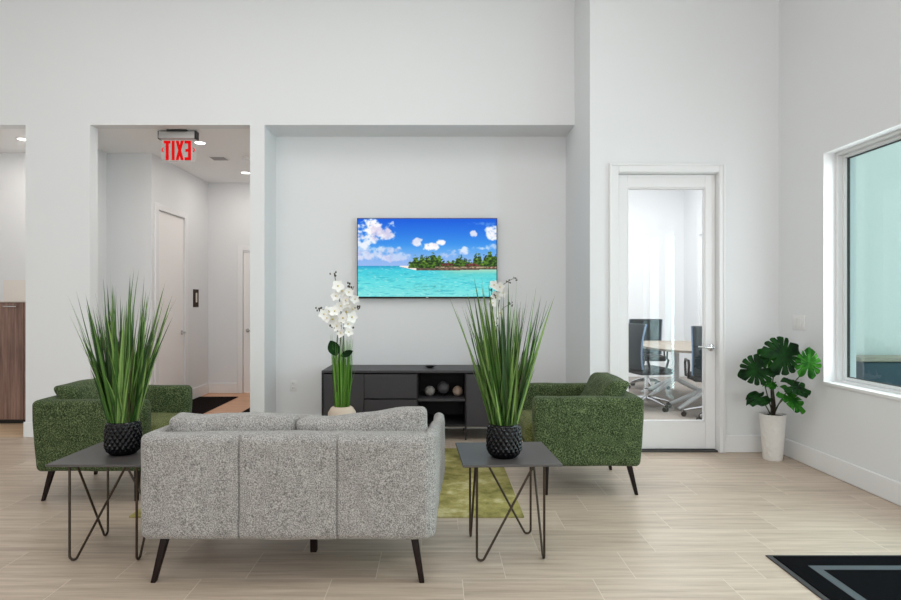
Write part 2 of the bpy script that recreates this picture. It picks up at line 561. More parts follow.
# baseboards (height .15 with a small chamfer on top)
def base_run(b, x0, x1, y0, y1):
    b.box(x0, x1, y0, y1, 0, 0.15, 0.006, 1)
b = MB()
base_run(b, XR - 0.017, XR, DY1 + 0.1, YD); base_run(b, XR - 0.017, XR, -5, DY0 - 0.1)
struct('baseboard_right', b, TRIM, 'white baseboard along the window wall', 'baseboard')
b = MB(); base_run(b, 2.487, XR - 0.017, YD - 0.015, YD); base_run(b, XB - 0.015, 1.486, YD - 0.015, YD)
struct('baseboard_door_side', b, TRIM, 'white baseboard beside the glass door', 'baseboard')
b = MB()
base_run(b, -3.965, -3.315, YM - 0.015, YM)
base_run(b, -3.965, -3.95, YM, YM + TW); base_run(b, -3.33, -3.315, YM, YM + TW)
base_run(b, -1.81, -1.641, YM - 0.015, YM)
base_run(b, -1.656, -1.641, YM, YN); base_run(b, -1.641, XB, YN - 0.015, YN)
base_run(b, XB - 0.015, XB, YD, YN - 0.015); base_run(b, -1.81, -1.795, YM, YN)
struct('baseboard_back', b, TRIM, 'white baseboard along pillars and niche', 'baseboard')
b = MB()
base_run(b, -3.77, -3.245, 6.835, 6.85); base_run(b, -3.26, -3.245, 7.83, 8.55); base_run(b, -3.26, -2.84, 8.535, 8.55)
struct('baseboard_hall', b, TRIM, 'white baseboard in the corridor', 'baseboard')

# glass door in the door wall
d = thing('door_1', 'white framed glass door with chrome lever to the meeting room', 'door', (0, 0, 0)); d['kind'] = 'structure'
b = MB()
for (x0, x1, z0, z1) in ((1.487, 1.567, 0, 2.495), (2.433, 2.487, 0, 2.495), (1.567, 2.433, 2.42, 2.495)):
    b.box(x0, x1, YD - 0.018, YD, z0, z1, 0.004, 1)
for (x0, x1, z0, z1) in ((1.487, 1.505, 0, 2.495), (2.469, 2.487, 0, 2.495), (1.505, 2.469, 2.477, 2.495)):
    b.box(x0, x1, YD - 0.026, YD - 0.018, z0, z1, 0.003, 1)
b.build('door_casing', TRIM, d)
b = MB()
b.box(1.555, 1.572, YD, YD + 0.14, 0, 2.43).box(2.431, 2.445, YD, YD + 0.14, 0, 2.43).box(1.572, 2.431, YD, YD + 0.14, 2.414, 2.43)
b.build('door_jamb', TRIM, d, smooth=False)
YS = YD + 0.045
b = MB()
b.box(1.575, 1.662, YS, YS + 0.045, 0.02, 2.411, 0.002, 1)
b.box(2.340, 2.428, YS, YS + 0.045, 0.02, 2.411, 0.002, 1)
b.box(1.662, 2.340, YS, YS + 0.045, 2.297, 2.411, 0.002, 1)
b.box(1.662, 2.340, YS, YS + 0.045, 0.02, 0.254, 0.002, 1)
leafd = b.build('door_leaf', DOORP, d)
b = MB()
for (x0, x1, z0, z1) in ((1.662, 1.674, 0.254, 2.297), (2.328, 2.340, 0.254, 2.297), (1.674, 2.328, 2.285, 2.297), (1.674, 2.328, 0.254, 0.266)):
    b.box(x0, x1, YS + 0.006, YS + 0.039, z0, z1, 0.003, 1)
b.build('glazing_bead', DOORP, leafd)
MB().box(1.670, 2.332, YS + 0.019, YS + 0.026, 0.26, 2.29).build('pane', GLASS, leafd, smooth=False)
b = MB()
b.lathe([(0.0305, 0), (0.0305, -0.006), (0.026, -0.010), (0.012, -0.012), (0.012, -0.05)], 24, (2.388, YS, 0.903), axis='Y')
b.tube([(2.388, YS - 0.05, 0.903), (2.36, YS - 0.055, 0.905), (2.31, YS - 0.055, 0.908), (2.26, YS - 0.05, 0.915)], [0.011, 0.011, 0.009, 0.007], 12)
hd = b.build('door_handle', CHROME, d); hd['label'] = 'chrome lever handle'
MB().box(1.572, 2.431, YD, YD + 0.14, 0, 0.014).build('threshold', SLOT, d, smooth=False)

# corridor doors
d = thing('door_2', 'white flush door in the corridor side wall', 'door', (0, 0, 0)); d['kind'] = 'structure'
MB().box(-3.31, -3.27, 7.003, 7.737, 0.01, 2.374, 0.002, 1).build('door_leaf', HALLDOOR, d)
b = MB()
for (y0, y1, z0, z1) in ((6.915, 7.0, 0, 2.45), (7.74, 7.825, 0, 2.45), (7.0, 7.74, 2.378, 2.45)):
    b.box(-3.26, -3.243, y0, y1, z0, z1, 0.004, 1)
b.build('door_casing', TRIM, d)
b = MB(); b.lathe([(0.028, 0), (0.028, 0.008), (0.011, 0.012), (0.011, 0.05)], 20, (-3.27, 7.68, 0.91), axis='X')
b.tube([(-3.222, 7.68, 0.91), (-3.215, 7.62, 0.91), (-3.218, 7.57, 0.91)], 0.009, 10)
b.build('door_handle', SILVER, d)
d = thing('door_3', 'white door at the corridor end, mostly behind the thin pillar', 'door', (0, 0, 0)); d['kind'] = 'structure'
MB().box(-2.761, -1.904, 8.56, 8.60, 0.01, 2.02, 0.002, 1).build('door_leaf', HALLDOOR, d)
b = MB()
for (x0, x1, z0, z1) in ((-2.84, -2.765, 0, 2.10), (-1.9, -1.825, 0, 2.10), (-2.765, -1.9, 2.03, 2.10)):
    b.box(x0, x1, 8.533, 8.55, z0, z1, 0.004, 1)
b.build('door_casing', TRIM, d)
b = MB(); b.lathe([(0.028, 0), (0.028, -0.008), (0.011, -0.012), (0.011, -0.05)], 20, (-2.70, 8.56, 0.894), axis='Y')
b.tube([(-2.70, 8.512, 0.894), (-2.64, 8.505, 0.894), (-2.59, 8.508, 0.894)], 0.010, 10)
b.build('door_handle', SILVER, d)

# window in the right wall
w = thing('window_1', 'white framed window with teal glass', 'window', (0, 0, 0)); w['kind'] = 'structure'
def ring(b, x0, x1, y0, y1, z0, z1, t, bev=0.003):
    b.box(x0, x1, y0, y0 + t, z0, z1, bev, 1); b.box(x0, x1, y1 - t, y1, z0, z1, bev, 1)
    b.box(x0, x1, y0 + t, y1 - t, z0, z0 + t, bev, 1); b.box(x0, x1, y0 + t, y1 - t, z1 - t, z1, bev, 1)
b = MB(); ring(b, XR + 0.09, XR + 0.20, WY0, WY1, WZ0, WZ1, 0.028)
ring(b, XR + 0.125, XR + 0.19, WY0 + 0.028, WY1 - 0.028, WZ0 + 0.028, WZ1 - 0.028, 0.022)
b.build('window_frame', TRIM, w)
b = MB(); ring(b, XR - 0.004, XR + 0.09, WY0, WY1, WZ0, WZ1, 0.006, 0.001)
b.build('window_reveal', TRIM, w)
MB().box(XR - 0.012, XR + 0.10, WY0 - 0.01, WY1 + 0.004, WZ0 - 0.012, WZ0 + 0.012, 0.003, 1).build('window_sill', TRIM, w)
MB().box(XR + 0.153, XR + 0.160, WY0 + 0.045, WY1 - 0.045, WZ0 + 0.045, WZ1 - 0.045).build('pane', TEALGLASS, w, smooth=False)
b = MB()
ring(b, XR + 0.147, XR + 0.166, WY0 + 0.049, WY1 - 0.049, WZ0 + 0.049, WZ1 - 0.049, 0.006, 0)
b.build('gasket', SLOT, w)
# glazed entrance door in the right wall, beyond the frame, in front of the mat
w = thing('door_4', 'white glazed entrance door by the black mat', 'door', (0, 0, 0)); w['kind'] = 'structure'
b = MB(); ring(b, XR + 0.08, XR + 0.19, DY0, DY1, 0, DZ1, 0.05)
ym = (DY0 + DY1) / 2
b.box(XR + 0.09, XR + 0.18, DY0 + 0.36, DY0 + 0.58, 0.05, DZ1 - 0.05)
b.build('door_frame', TRIM, w)
MB().box(XR + 0.13, XR + 0.137, DY0 + 0.04, DY1 - 0.04, 0.04, DZ1 - 0.04).build('pane', TEALGLASS, w, smooth=False)
# made-up high window out of view, added to bring in light from the right
w = thing('added_high_window', 'added high white framed window out of view, made up to let in side light', 'window', (0, 0, 0)); w['kind'] = 'structure'
b = MB(); ring(b, XR + 0.09, XR + 0.19, -2.2, 0.8, 2.6, 4.2, 0.05)
b.box(XR + 0.10, XR + 0.18, -0.73, -0.67, 2.65, 4.15)
b.build('window_frame', TRIM, w)
MB().box(XR + 0.137, XR + 0.144, -2.16, 0.76, 2.64, 4.16).build('pane', GLASS, w, smooth=False)
# window of the meeting room
w = thing('window_2', 'tall bright window of the meeting room', 'window', (0, 0, 0)); w['kind'] = 'structure'
b = MB(); ring(b, 4.32, 4.40, 7.2, 9.86, 0.1, 2.40, 0.05)
b.box(4.33, 4.39, 8.5, 8.56, 0.15, 2.35)
b.build('window_frame', TRIM, w)
MB().box(4.355, 4.362, 7.24, 9.82, 0.14, 2.36).build('pane', GLASS, w, smooth=False)

# low planter ledge outside the window
t = thing('planter_ledge', 'low blue-grey ledge with a pale cap outside the window', 'ledge', (3.9, 4.93, -0.02))
MB().box(-0.42, 0.6, -0.03, 0.16, 0, 0.83, 0.01, 1).build('body', LEDGEBLUE, t)
MB().box(-0.45, 0.63, -0.05, 0.18, 0.83, 0.87, 0.01, 1).build('cap', LEDGETAN, t)

# ------------------------------------------------------------------ sofa
def leg_bm(top, bot, w0, w1, d0, d1):
    b = MB()
    def q(c, w, d):
        return [b.bm.verts.new((c[0] + sx * w / 2, c[1] + sy * d / 2, c[2])) for sx, sy in ((-1, -1), (1, -1), (1, 1), (-1, 1))]
    A = q(top, w0, d0)
    mid = tuple(top[i] + (bot[i] - top[i]) * 0.12 for i in range(3))
    M_ = q(mid, w0 * 0.86, d0 * 0.86)
    C = q(bot, w1, d1)
    for L, U in ((M_, A), (C, M_)):
        for i in range(4):
            b.face([L[i], L[(i + 1) % 4], U[(i + 1) % 4], U[i]])
    b.face(A); b.face(list(reversed(C)))
    bmesh.ops.bevel(b.bm, geom=b.bm.edges[:], offset=0.004, segments=2, affect='EDGES', profile=0.5)
    return b

def wob(p, a, f, seed=0.0):
    n = noise.noise_vector(Vector((p[0] * f + seed, p[1] * f, p[2] * f)))
    return Vector(p) + n * a

S = thing('sofa', 'light grey boucle two-seat sofa seen from behind', 'sofa', (-0.682, 3.13, 0))
seams = [-0.225, 0.225]
def back_fn(p):
    x, y, z = p
    if y < -0.3:
        y += 0.013 * sum(math.exp(-((x - s) / 0.0035) ** 2) for s in seams)
        y -= 0.008 * math.cos(x * 3 * PI / 1.35) ** 2
    z -= 0.006 * (x / 0.67) ** 2 if z > 0.5 else 0
    return wob((x, y, z), 0.004, 6)
ex = []
for s in seams:
    ex += [s - 0.012, s - 0.006, s - 0.004, s - 0.002, s, s + 0.002, s + 0.004, s + 0.006, s + 0.012]
MB().soft(-0.685, 0.662, -0.39, -0.24, 0.204, 0.690, 0.042, (40, 3, 14), fn=back_fn, extra=(ex, None, None)).build('backrest', SOFA, S, angle=180)
for s in (-1, 1):
    def arm_fn(p, s=s):
        x, y, z = p
        k = max(0, min(1, (y + 0.36) / 0.6)); kz = max(0, min(1, (z - 0.206) / 0.13)); kz = kz * kz * (3 - 2 * kz)
        x += s * ((0.05 if s > 0 else 0.026) * k * kz)
        z -= (0.034 if s > 0 else 0.05) * k * k if z > 0.5 else 0
        return wob((x, y, z), 0.004, 6, 5)
    x0, x1 = (0.612, 0.676) if s > 0 else (-0.692, -0.622)
    MB().soft(x0, x1, -0.37, 0.40, 0.206, 0.69, 0.032, (3, 16, 12), fn=arm_fn).build('armrest', SOFA, S, angle=180)
MB().soft(-0.62, 0.625, -0.25, 0.385, 0.225, 0.34, 0.03, (16, 8, 3)).build('seat_base', SOFA, S, angle=180)
for i in (-1, 1):
    x0, x1 = (0.003, 0.618) if i > 0 else (-0.612, -0.003)
    MB().soft(x0, x1, -0.22, 0.41, 0.335, 0.465, 0.05, (12, 12, 3), puff=(0, 0, 0.02)).build('seat_cushion', SOFA, S, angle=180)
# back cushions, leaning on the backrest; the right one rises towards its outer end
for i in (-1, 1):
    x0, x1 = (0.004, 0.634) if i > 0 else (-0.62, -0.004)
    def cf(p, i=i, x0=x0, x1=x1):
        x, y, z = p
        u = (x - x0) / (x1 - x0)
        if z > 0.6:
            k = (z - 0.6) / 0.145
            if i > 0:
                z += k * (-0.010 + 0.056 * max(0, (u - 0.30) / 0.7) ** 1.1)
            else:
                z += k * 0.004 * math.cos(u * 9)
        y += 0.06 * (0.74 - z)
        return wob((x, y, z), 0.009, 7, 11 * i)
    MB().soft(x0, x1, -0.25, -0.10, 0.44, 0.742, 0.030, (18, 5, 9), puff=(0.004, 0.025, 0.006), fn=cf).build('back_cushion', SOFA, S, angle=180)
for (sx, sy) in ((-1, -1), (1, -1), (-1, 1), (1, 1)):
    leg_bm((sx * 0.58 - 0.01, sy * 0.30, 0.225), (sx * 0.622 - 0.01, sy * 0.345, 0.0), 0.040, 0.024, 0.045, 0.026).build('leg', DARKWOOD, S)
leg_bm((0.04, 0.0, 0.232), (0.04, 0.0, 0.0), 0.045, 0.034, 0.045, 0.034).build('leg', DARKWOOD, S)

# ------------------------------------------------------------------ green armchairs (local: faces +X)
def armchair():
    t = thing('armchair', '', 'armchair', (0, 0, 0))
    def bf(p):
        x, y, z = p
        x -= 0.03 * max(0, (z - 0.25) / 0.42)
        return wob((x, y, z), 0.004, 6)
    MB().soft(-0.345, -0.215, -0.365, 0.365, 0.208, 0.668, 0.04, (3, 18, 12), fn=bf).build('backrest', GREEN, t, angle=180)
    for s in (-1, 1):
        def af(p, s=s):
            x, y, z = p
            k = max(0, min(1, (z - 0.222) / 0.3))
            if x > 0.2:
                x += 0.02 * k
            if x < -0.2:
                x -= 0.02 * k
            y += s * 0.012 * k
            return wob((x, y, z), 0.004, 6, 3)
        y0, y1 = (0.265, 0.375) if s > 0 else (-0.375, -0.265)
        MB().soft(-0.35, 0.345, y0, y1, 0.206, 0.668, 0.034, (16, 3, 12), puff=(0, 0.006, 0), fn=af).build('armrest', GREEN, t, angle=180)
    MB().soft(-0.25, 0.33, -0.27, 0.27, 0.225, 0.32, 0.03, (10, 10, 3)).build('seat_base', GREEN, t, angle=180)
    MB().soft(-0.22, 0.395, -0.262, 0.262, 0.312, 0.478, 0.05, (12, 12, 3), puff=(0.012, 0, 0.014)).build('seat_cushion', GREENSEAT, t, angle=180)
    def pf(p):
        x, y, z = p
        x = x - 0.50 * (z - 0.49)
        return wob((x, y, z), 0.010, 7, 3)
    MB().soft(-0.195, -0.055, -0.262, 0.262, 0.475, 0.742, 0.034, (5, 14, 8), puff=(0.03, 0.004, 0.006), fn=pf).build('back_cushion', GREEN, t, angle=180)
    for (sx, sy) in ((-1, -1), (1, -1), (-1, 1), (1, 1)):
        leg_bm((sx * 0.29 if sx < 0 else 0.265, sy * 0.275, 0.225), (sx * 0.34 if sx < 0 else 0.27, sy * 0.30, 0.0), 0.042, 0.022, 0.036, 0.022).build('leg', DARKWOOD, t)
    return t
A1 = armchair()
A1.location = (-2.235, 4.225, 0)
A1['label'] = 'dark green armchair behind the left side table, facing right'
A2 = copy_tree(A1)
A2.location = (1.005, 4.345, 0); A2.rotation_euler = (0, 0, PI)
for c_ in kids(A2):
    if c_.name.startswith('back_cushion'):
        c_.location = (0.0, 0.0, 0.02)
A2['label'] = 'dark green armchair in front of the glass door, facing left'
for a in (A1, A2):
    a['group'] = 'green armchairs'

# ------------------------------------------------------------------ side tables with hairpin legs
def hairpin(p_top0, foot, p_top1, r=0.0062):
    """wire: down at p_top0, round the foot, up to p_top1"""
    a, f, c = Vector(p_top0), Vector(foot), Vector(p_top1)
    d = (c - f); d.z = 0; d.normalize()
    rad = 0.020
    pts = [a, Vector((a.x, a.y, rad + 0.006))]
    cen = Vector((a.x, a.y, rad + 0.0065)) + d * rad
    up = (c - cen).normalized()
    end_ang = math.atan2(up.z, up.dot(d))                 # direction of the rising leg
    stop = PI * 1.5 + end_ang
    n = 9
    for i in range(1, n + 1):
        ang = PI + (stop - PI) * i / n
        pts.append(cen + d * rad * math.cos(ang) + Vector((0, 0, rad * math.sin(ang))))
    pts.append(c)
    return MB().tube(pts, r, 8)

def side_table(name, h, sx, sy, fx, fy):
    t = thing(name, '', 'side table', (0, 0, 0))
    MB().box(-sx / 2, sx / 2, -sy / 2, sy / 2, h - 0.012, h, 0.002, 1).build('table_top', TABLETOP, t)
    C = [(-fx, -fy), (fx, -fy), (fx, fy), (-fx, fy)]
    # each foot: upright wire at its corner, slanting wire to the next corner
    for i in range(4):
        a = C[i]; n_ = C[(i + 1) % 4]
        dx, dy = n_[0] - a[0], n_[1] - a[1]
        e = (a[0] + dx * 0.86, a[1] + dy * 0.86)
        hairpin((a[0], a[1], h - 0.012), (a[0], a[1], 0), (e[0], e[1], h - 0.012)).build('leg', BRONZE, t)
    return t
T1 = side_table('side_table', 0.502, 0.493, 0.478, 0.17, 0.17)
T1.location = (-1.672, 3.18, 0); T1.rotation_euler = (0, 0, R(-1.0))
T1['label'] = 'square dark side table with wire legs left of the sofa'
T2 = copy_tree(T1)
T2.location = (0.362, 3.18, 0); T2.rotation_euler = (0, 0, R(2.6))
T2['label'] = 'square dark side table with wire legs right of the sofa'
for a in (T1, T2):
    a['group'] = 'wire-legged side tables'
CT = side_table('coffee_table', 0.40, 0.95, 0.5, 0.38, 0.18)
CT.location = (-0.69, 4.30, 0.012)
CT['category'] = 'coffee table'; CT['label'] = 'low dark coffee table hidden behind the sofa, under the orchid'

# ------------------------------------------------------------------ grass plants
def blade(b, base, az, tilt, length, width, curve, seg=7, twist=0.0):
    d = Vector((math.cos(az), math.sin(az), 0))
    side = Vector((-math.sin(az), math.cos(az), 0))
    side = (side * math.cos(twist) + d * math.sin(twist))
    L, C_, Rr = [], [], []
    p = Vector(base)
    for i in range(seg + 1):
        s = i / seg
        w = width * (0.55 + 0.9 * s if s < 0.35 else 0.865 * (1 - ((s - 0.35) / 0.65) ** 1.5) + 0.0) * 0.5
        a = tilt + curve * s * s
        dirv = d * math.sin(a) + Vector((0, 0, math.cos(a)))
        nrm = d * math.cos(a) - Vector((0, 0, math.sin(a)))
        if i < seg:
            L.append(b.bm.verts.new(p - side * w + nrm * w * 0.35)); C_.append(b.bm.verts.new(p)); Rr.append(b.bm.verts.new(p + side * w + nrm * w * 0.35))
        else:
            tip = b.bm.verts.new(p)
        p = p + dirv * (length / seg)
    for i in range(seg - 1):
        b.face([L[i], C_[i], C_[i + 1], L[i + 1]]); b.face([C_[i], Rr[i], Rr[i + 1], C_[i + 1]])
    b.face([L[-1], C_[-1], tip]); b.face([C_[-1], Rr[-1], tip])

def textured_pot(h=0.172, rm=0.088):
    prof = []
    n = 60
    for i in range(n + 1):
        s = i / n
        if s < 0.30:
            r = rm * (0.70 + 0.30 * math.sin(s / 0.30 * PI / 2))
        elif s < 0.55:
            r = rm
        else:
            q = (s - 0.55) / 0.45
            r = rm * (1 - 0.13 * q * q)
        prof.append((r, s * h))
    nd, kz = 10, PI / 0.019
    def fn(r, z, a):
        if z < 0.008 or z > h - 0.006 or r < rm * 0.65:
            return r
        f = abs(math.sin(nd * a + kz * z / 2)) * abs(math.sin(nd * a - kz * z / 2))
        return r + 0.009 * f ** 0.6 - 0.004
    inner = [(prof[-1][0] - 0.006, h), (prof[-1][0] - 0.008, h - 0.03)]
    b = MB().lathe(prof + inner, 176, fn=fn)
    return b

def grass_plant(seed):
    rnd = random.Random(seed)
    t = thing('potted_grass', '', 'potted plant')
    pot = textured_pot().build('pot', BLACKGLAZE, t, angle=60)
    MB().lathe([(0.0, 0.142), (0.069, 0.142), (0.069, 0.148), (0.0, 0.152)][1:3], 24).build('soil', SOIL, pot)
    b = MB()
    for i in range(190):
        az = rnd.uniform(0, 2 * PI)
        q = rnd.random()
        rr = 0.066 * math.sqrt(rnd.random())
        tilt = R(20.5 * rnd.random() ** 0.72)
        if q < 0.62:
            length, curve = rnd.uniform(0.50, 0.83), R(rnd.uniform(-3, 9))
        else:
            length, curve = rnd.uniform(0.28, 0.56), R(rnd.uniform(0, 20))
        blade(b, (rr * math.cos(az), rr * math.sin(az), 0.147), az + rnd.gauss(0, 0.9), tilt, length * (1.03 - 0.14 * tilt / R(20)),
              rnd.uniform(0.012, 0.027), curve, 8, rnd.uniform(-0.9, 0.9))
    b.build('foliage', BLADE, t, angle=25)
    b = MB()
    for i in range(22):
        az = rnd.uniform(0, 2 * PI)
        rr = 0.05 * math.sqrt(rnd.random())
        blade(b, (rr * math.cos(az), rr * math.sin(az), 0.147), az, R(rnd.uniform(4, 15)), rnd.uniform(0.45, 0.74),
              rnd.uniform(0.005, 0.009), R(rnd.uniform(4, 22)), 8, rnd.uniform(-0.9, 0.9))
    db = b.build('dry_foliage', DRYBLADE, t, angle=25)
    db['label'] = 'thin brownish blades'
    return t
G1 = grass_plant(8)
G1.location = (-1.655, 3.165, 0.502)
G1['label'] = 'tall grass plant in black textured pot on the left side table'
G2 = grass_plant(11)
G2.location = (0.346, 3.10, 0.502)
G2['label'] = 'tall grass plant in black textured pot on the right side table'
for g in (G1, G2):
    g['group'] = 'grass plants in black pots'

# ------------------------------------------------------------------ orchids
def petal_mesh(b, M, l, w):
    n = 7
    rows = []
    for i in range(n + 1):
        s = i / n
        ww = w * math.sin(PI * min(1, s * 0.93 + 0.06)) ** 0.75 * 0.5
        z = 0.22 * l * s * s - 0.05 * l
        rows.append([b.bm.verts.new(M @ Vector((l * s, y, z + 0.06 * l * abs(y) / (w * 0.5)))) for y in (-ww, 0, ww)])
    for i in range(n):
        for k in range(2):
            b.face([rows[i][k], rows[i][k + 1], rows[i + 1][k + 1], rows[i + 1][k]])

def frame_to(nrm, roll=0.0):
    n = Vector(nrm).normalized()
    return n.to_track_quat('Z', 'Y').to_matrix().to_4x4() @ Matrix.Rotation(roll, 4, 'Z')

def blossom(parent, pos, nrm, size, roll):
    b = MB()
    M = Matrix.Translation(Vector(pos)) @ frame_to(nrm, roll)
    for k in range(5):
        petal_mesh(b, M @ Matrix.Rotation(2 * PI * k / 5, 4, 'Z'), size, size * (0.95 if k in (1, 4) else 0.7))
    b.mi = 1
    b.ball(M @ Vector((0, 0, size * 0.06)), size * 0.14, 8, 6)
    return b.build('blossom', [PETAL, PISTIL], parent)

def spray(parent, path, rads, flowers, buds, seed):
    rnd = random.Random(seed)
    st = MB().tube(path, rads, 7).build('flower_stem', STEM, parent)
    for (p, n, s) in flowers:
        blossom(st, p, n, s, rnd.uniform(0, 6.28))
    for (p, k) in buds:
        for q in range(k):
            b = MB()
            o = Vector((rnd.uniform(-0.020, 0.020), rnd.uniform(-0.012, 0.012), rnd.uniform(-0.018, 0.018)))
            b.ball(Vector(p) + o, rnd.uniform(0.0045, 0.0075), 8, 6, (1, 1, 1.3))
            b.build('bud', BUD, st)
    return st

def at(px, py, Y):
    return Vector(((px - 437.0) * Y / 600.0, Y, H - (py - 302.0) * Y / 600.0))

O1o = Vector((-0.681, 4.30, 0.412))
O1 = thing('potted_orchid', 'white orchid with fine green grass in a cream stone pot behind the sofa', 'potted plant', O1o)
def rel(px, py, Y, o):
    return at(px, py, Y) - o
b = MB().lathe([(0.055, 0), (0.085, 0.02), (0.102, 0.065), (0.098, 0.10), (0.080, 0.13), (0.064, 0.142), (0.058, 0.142), (0.058, 0.12)], 40)
b.build('pot', STONE, O1)
MB().lathe([(0.058, 0.118), (0.058, 0.126)], 24).build('soil', SOIL, O1)
rnd = random.Random(5)
b = MB()
for i in range(190):
    az = rnd.uniform(0, 2 * PI); rr = 0.056 * math.sqrt(rnd.random())
    blade(b, (rr * math.cos(az), rr * math.sin(az), 0.125), az, R(rnd.uniform(0, 5)), rnd.uniform(0.34, 0.56), rnd.uniform(0.005, 0.009), R(rnd.uniform(-3, 7)), 7, rnd.uniform(-0.9, 0.9))
blade(b, (0.04, -0.03, 0.125), -0.1, R(8), 0.34, 0.012, R(24), 8)
b.build('grass', FINEBLADE, O1, angle=25)
def orchid_spray(o, parent, Y, pix, flo, bud, seed):
    path = [rel(x, y, Y, o) for x, y in pix]
    rads = [0.0045 - 0.0022 * i / (len(path) - 1) for i in range(len(path))]
    rr = random.Random(seed)
    fl = []
    for (x, y, s) in flo:
        p = rel(x, y, Y - 0.03 + rr.uniform(-0.03, 0.03), o)
        fl.append((p, (rr.uniform(-0.5, 0.5), -1, rr.uniform(-0.3, 0.4)), s))
    spray(parent, path, rads, fl, [(rel(x, y, Y - 0.02, o), k) for x, y, k in bud], seed)
orchid_spray(O1o, O1, 4.30, [(340, 392), (339, 360), (341, 335), (341, 312), (339, 296), (336, 282), (334, 273)],
             [(338, 286, .046), (336, 296, .040), (342, 291, .044), (346, 300, .042), (341, 306, .044), (349, 304, .036)], [(333, 274, 6)], 21)
orchid_spray(O1o, O1, 4.27, [(344, 392), (343, 350), (344, 325), (347, 306), (351, 293), (354, 286)],
             [(347, 312, .046), (353, 309, .042), (343, 318, .046), (352, 317, .046), (348, 324, .040), (355, 299, .034), (349, 292, .036)], [(349, 285, 5), (357, 308, 6), (353, 328, 2)], 22)
orchid_spray(O1o, O1, 4.24, [(337, 392), (336, 355), (338, 332), (336, 318), (328, 310), (319, 309)],
             [(329, 312, .046), (324, 314, .042), (333, 319, .048), (337, 326, .042), (327, 318, .036), (335, 311, .044), (341, 333, .036), (349, 332, .034)], [(319, 309, 8), (333, 326, 6)], 23)
b = MB()
petal_mesh(b, Matrix.Translation(rel(337, 355, 4.22, O1o)) @ frame_to((0.2, -1, 0.3), 0) @ Matrix.Rotation(R(115), 4, 'Z'), 0.11, 0.085)
petal_mesh(b, Matrix.Translation(rel(341, 356, 4.24, O1o)) @ frame_to((0.3, -1, 0.5), 0) @ Matrix.Rotation(R(20), 4, 'Z'), 0.09, 0.05)
lf = b.build('orchid_leaf', MLEAF, O1); lf['label'] = 'broad dark orchid leaf'

# second orchid stands on the console, behind the right grass plant
CONH, CONY0, CONY1 = 0.66, 5.60, 6.12
O2o = Vector((0.545, 5.86, CONH))
O2 = thing('potted_orchid', 'white orchid spray on the console, half hidden by the right grass plant', 'potted plant', O2o)
MB().lathe([(0.036, 0), (0.05, 0.02), (0.056, 0.06), (0.048, 0.10), (0.040, 0.115), (0.034, 0.115), (0.034, 0.09)], 32).build('pot', STONE, O2)
MB().lathe([(0.034, 0.088), (0.034, 0.098)], 20).build('soil', SOIL, O2)
orchid_spray(O2o, O2, 5.86, [(493, 357), (496, 335), (498, 312), (500, 295), (504, 284), (512, 279), (517, 278)],
             [(500, 287, .055), (496, 296, .055), (503, 293, .05)], [(508, 281, 5), (515, 279, 5)], 31)
orchid_spray(O2o, O2, 5.86, [(493, 357), (494, 335), (497, 318), (503, 308), (510, 304)],
             [(500, 313, .05), (495, 322, .05)], [(511, 304, 5), (498, 325, 3)], 32)
orchid_spray(O2o, O2, 5.86, [(493, 357), (492, 325), (493, 300), (491, 291), (489, 288)],
             [(494, 285, .05), (493, 303, .045)], [(490, 290, 4), (495, 296, 4)], 33)

# ------------------------------------------------------------------ television
def fbm(x, y, o=4, s=0.0):
    v, a, f = 0, 0.5, 1.0
    for i in range(o):
        v += a * noise.noise(Vector((x * f + s, y * f, s * 1.7))); a *= 0.5; f *= 2.0
    return v
def mixc(a, b, t):
    t = max(0, min(1, t)); return tuple(a[i] + (b[i] - a[i]) * t for i in range(3))
def sst(a, b, x):
    t = max(0, min(1, (x - a) / (b - a))); return t * t * (3 - 2 * t)
CLOUDS = [(0.09, 0.13, 0.15, 0.14, 1.0), (0.18, 0.20, 0.08, 0.11, 0.95), (0.04, 0.27, 0.12, 0.12, 0.9), (0.415, 0.31, 0.035, 0.05, 0.9), (0.44, 0.27, 0.035, 0.025, 0.8),
          (0.525, 0.355, 0.06, 0.055, 1.0), (0.60, 0.30, 0.035, 0.045, 1.0), (0.835, 0.185, 0.028, 0.045, 0.9), (0.985, 0.17, 0.09, 0.10, 0.95),
          (0.20, 0.40, 0.10, 0.05, 0.7), (0.10, 0.48, 0.16, 0.07, 0.75), (0.28, 0.49, 0.12, 0.06, 0.6), (0.68, 0.42, 0.05, 0.03, 0.55), (0.76, 0.41, 0.045, 0.05, 0.8),
          (0.66, 0.46, 0.08, 0.04, 0.5), (0.87, 0.38, 0.05, 0.03, 0.6), (0.97, 0.36, 0.05, 0.05, 0.6), (0.05, 0.38, 0.10, 0.06, 0.6), (0.92, 0.07, 0.10, 0.03, 0.25)]
def tree_top(u):
    t = 0.602
    for (c, w, h) in ((0.385, 0.022, 0.06), (0.42, 0.03, 0.115), (0.465, 0.025, 0.13), (0.505, 0.025, 0.12), (0.545, 0.03, 0.155), (0.585, 0.022, 0.13), (0.61, 0.02, 0.08),
                      (0.66, 0.03, 0.06), (0.70, 0.03, 0.09), (0.735, 0.03, 0.12), (0.77, 0.02, 0.09), (0.80, 0.03, 0.06), (0.85, 0.02, 0.15), (0.875, 0.025, 0.14), (0.92, 0.025, 0.13), (0.955, 0.03, 0.18), (0.99, 0.025, 0.15)):
        q = 1 - ((u - c) / w) ** 2
        if q > 0:
            t = min(t, 0.602 - h * math.sqrt(q))
    return t
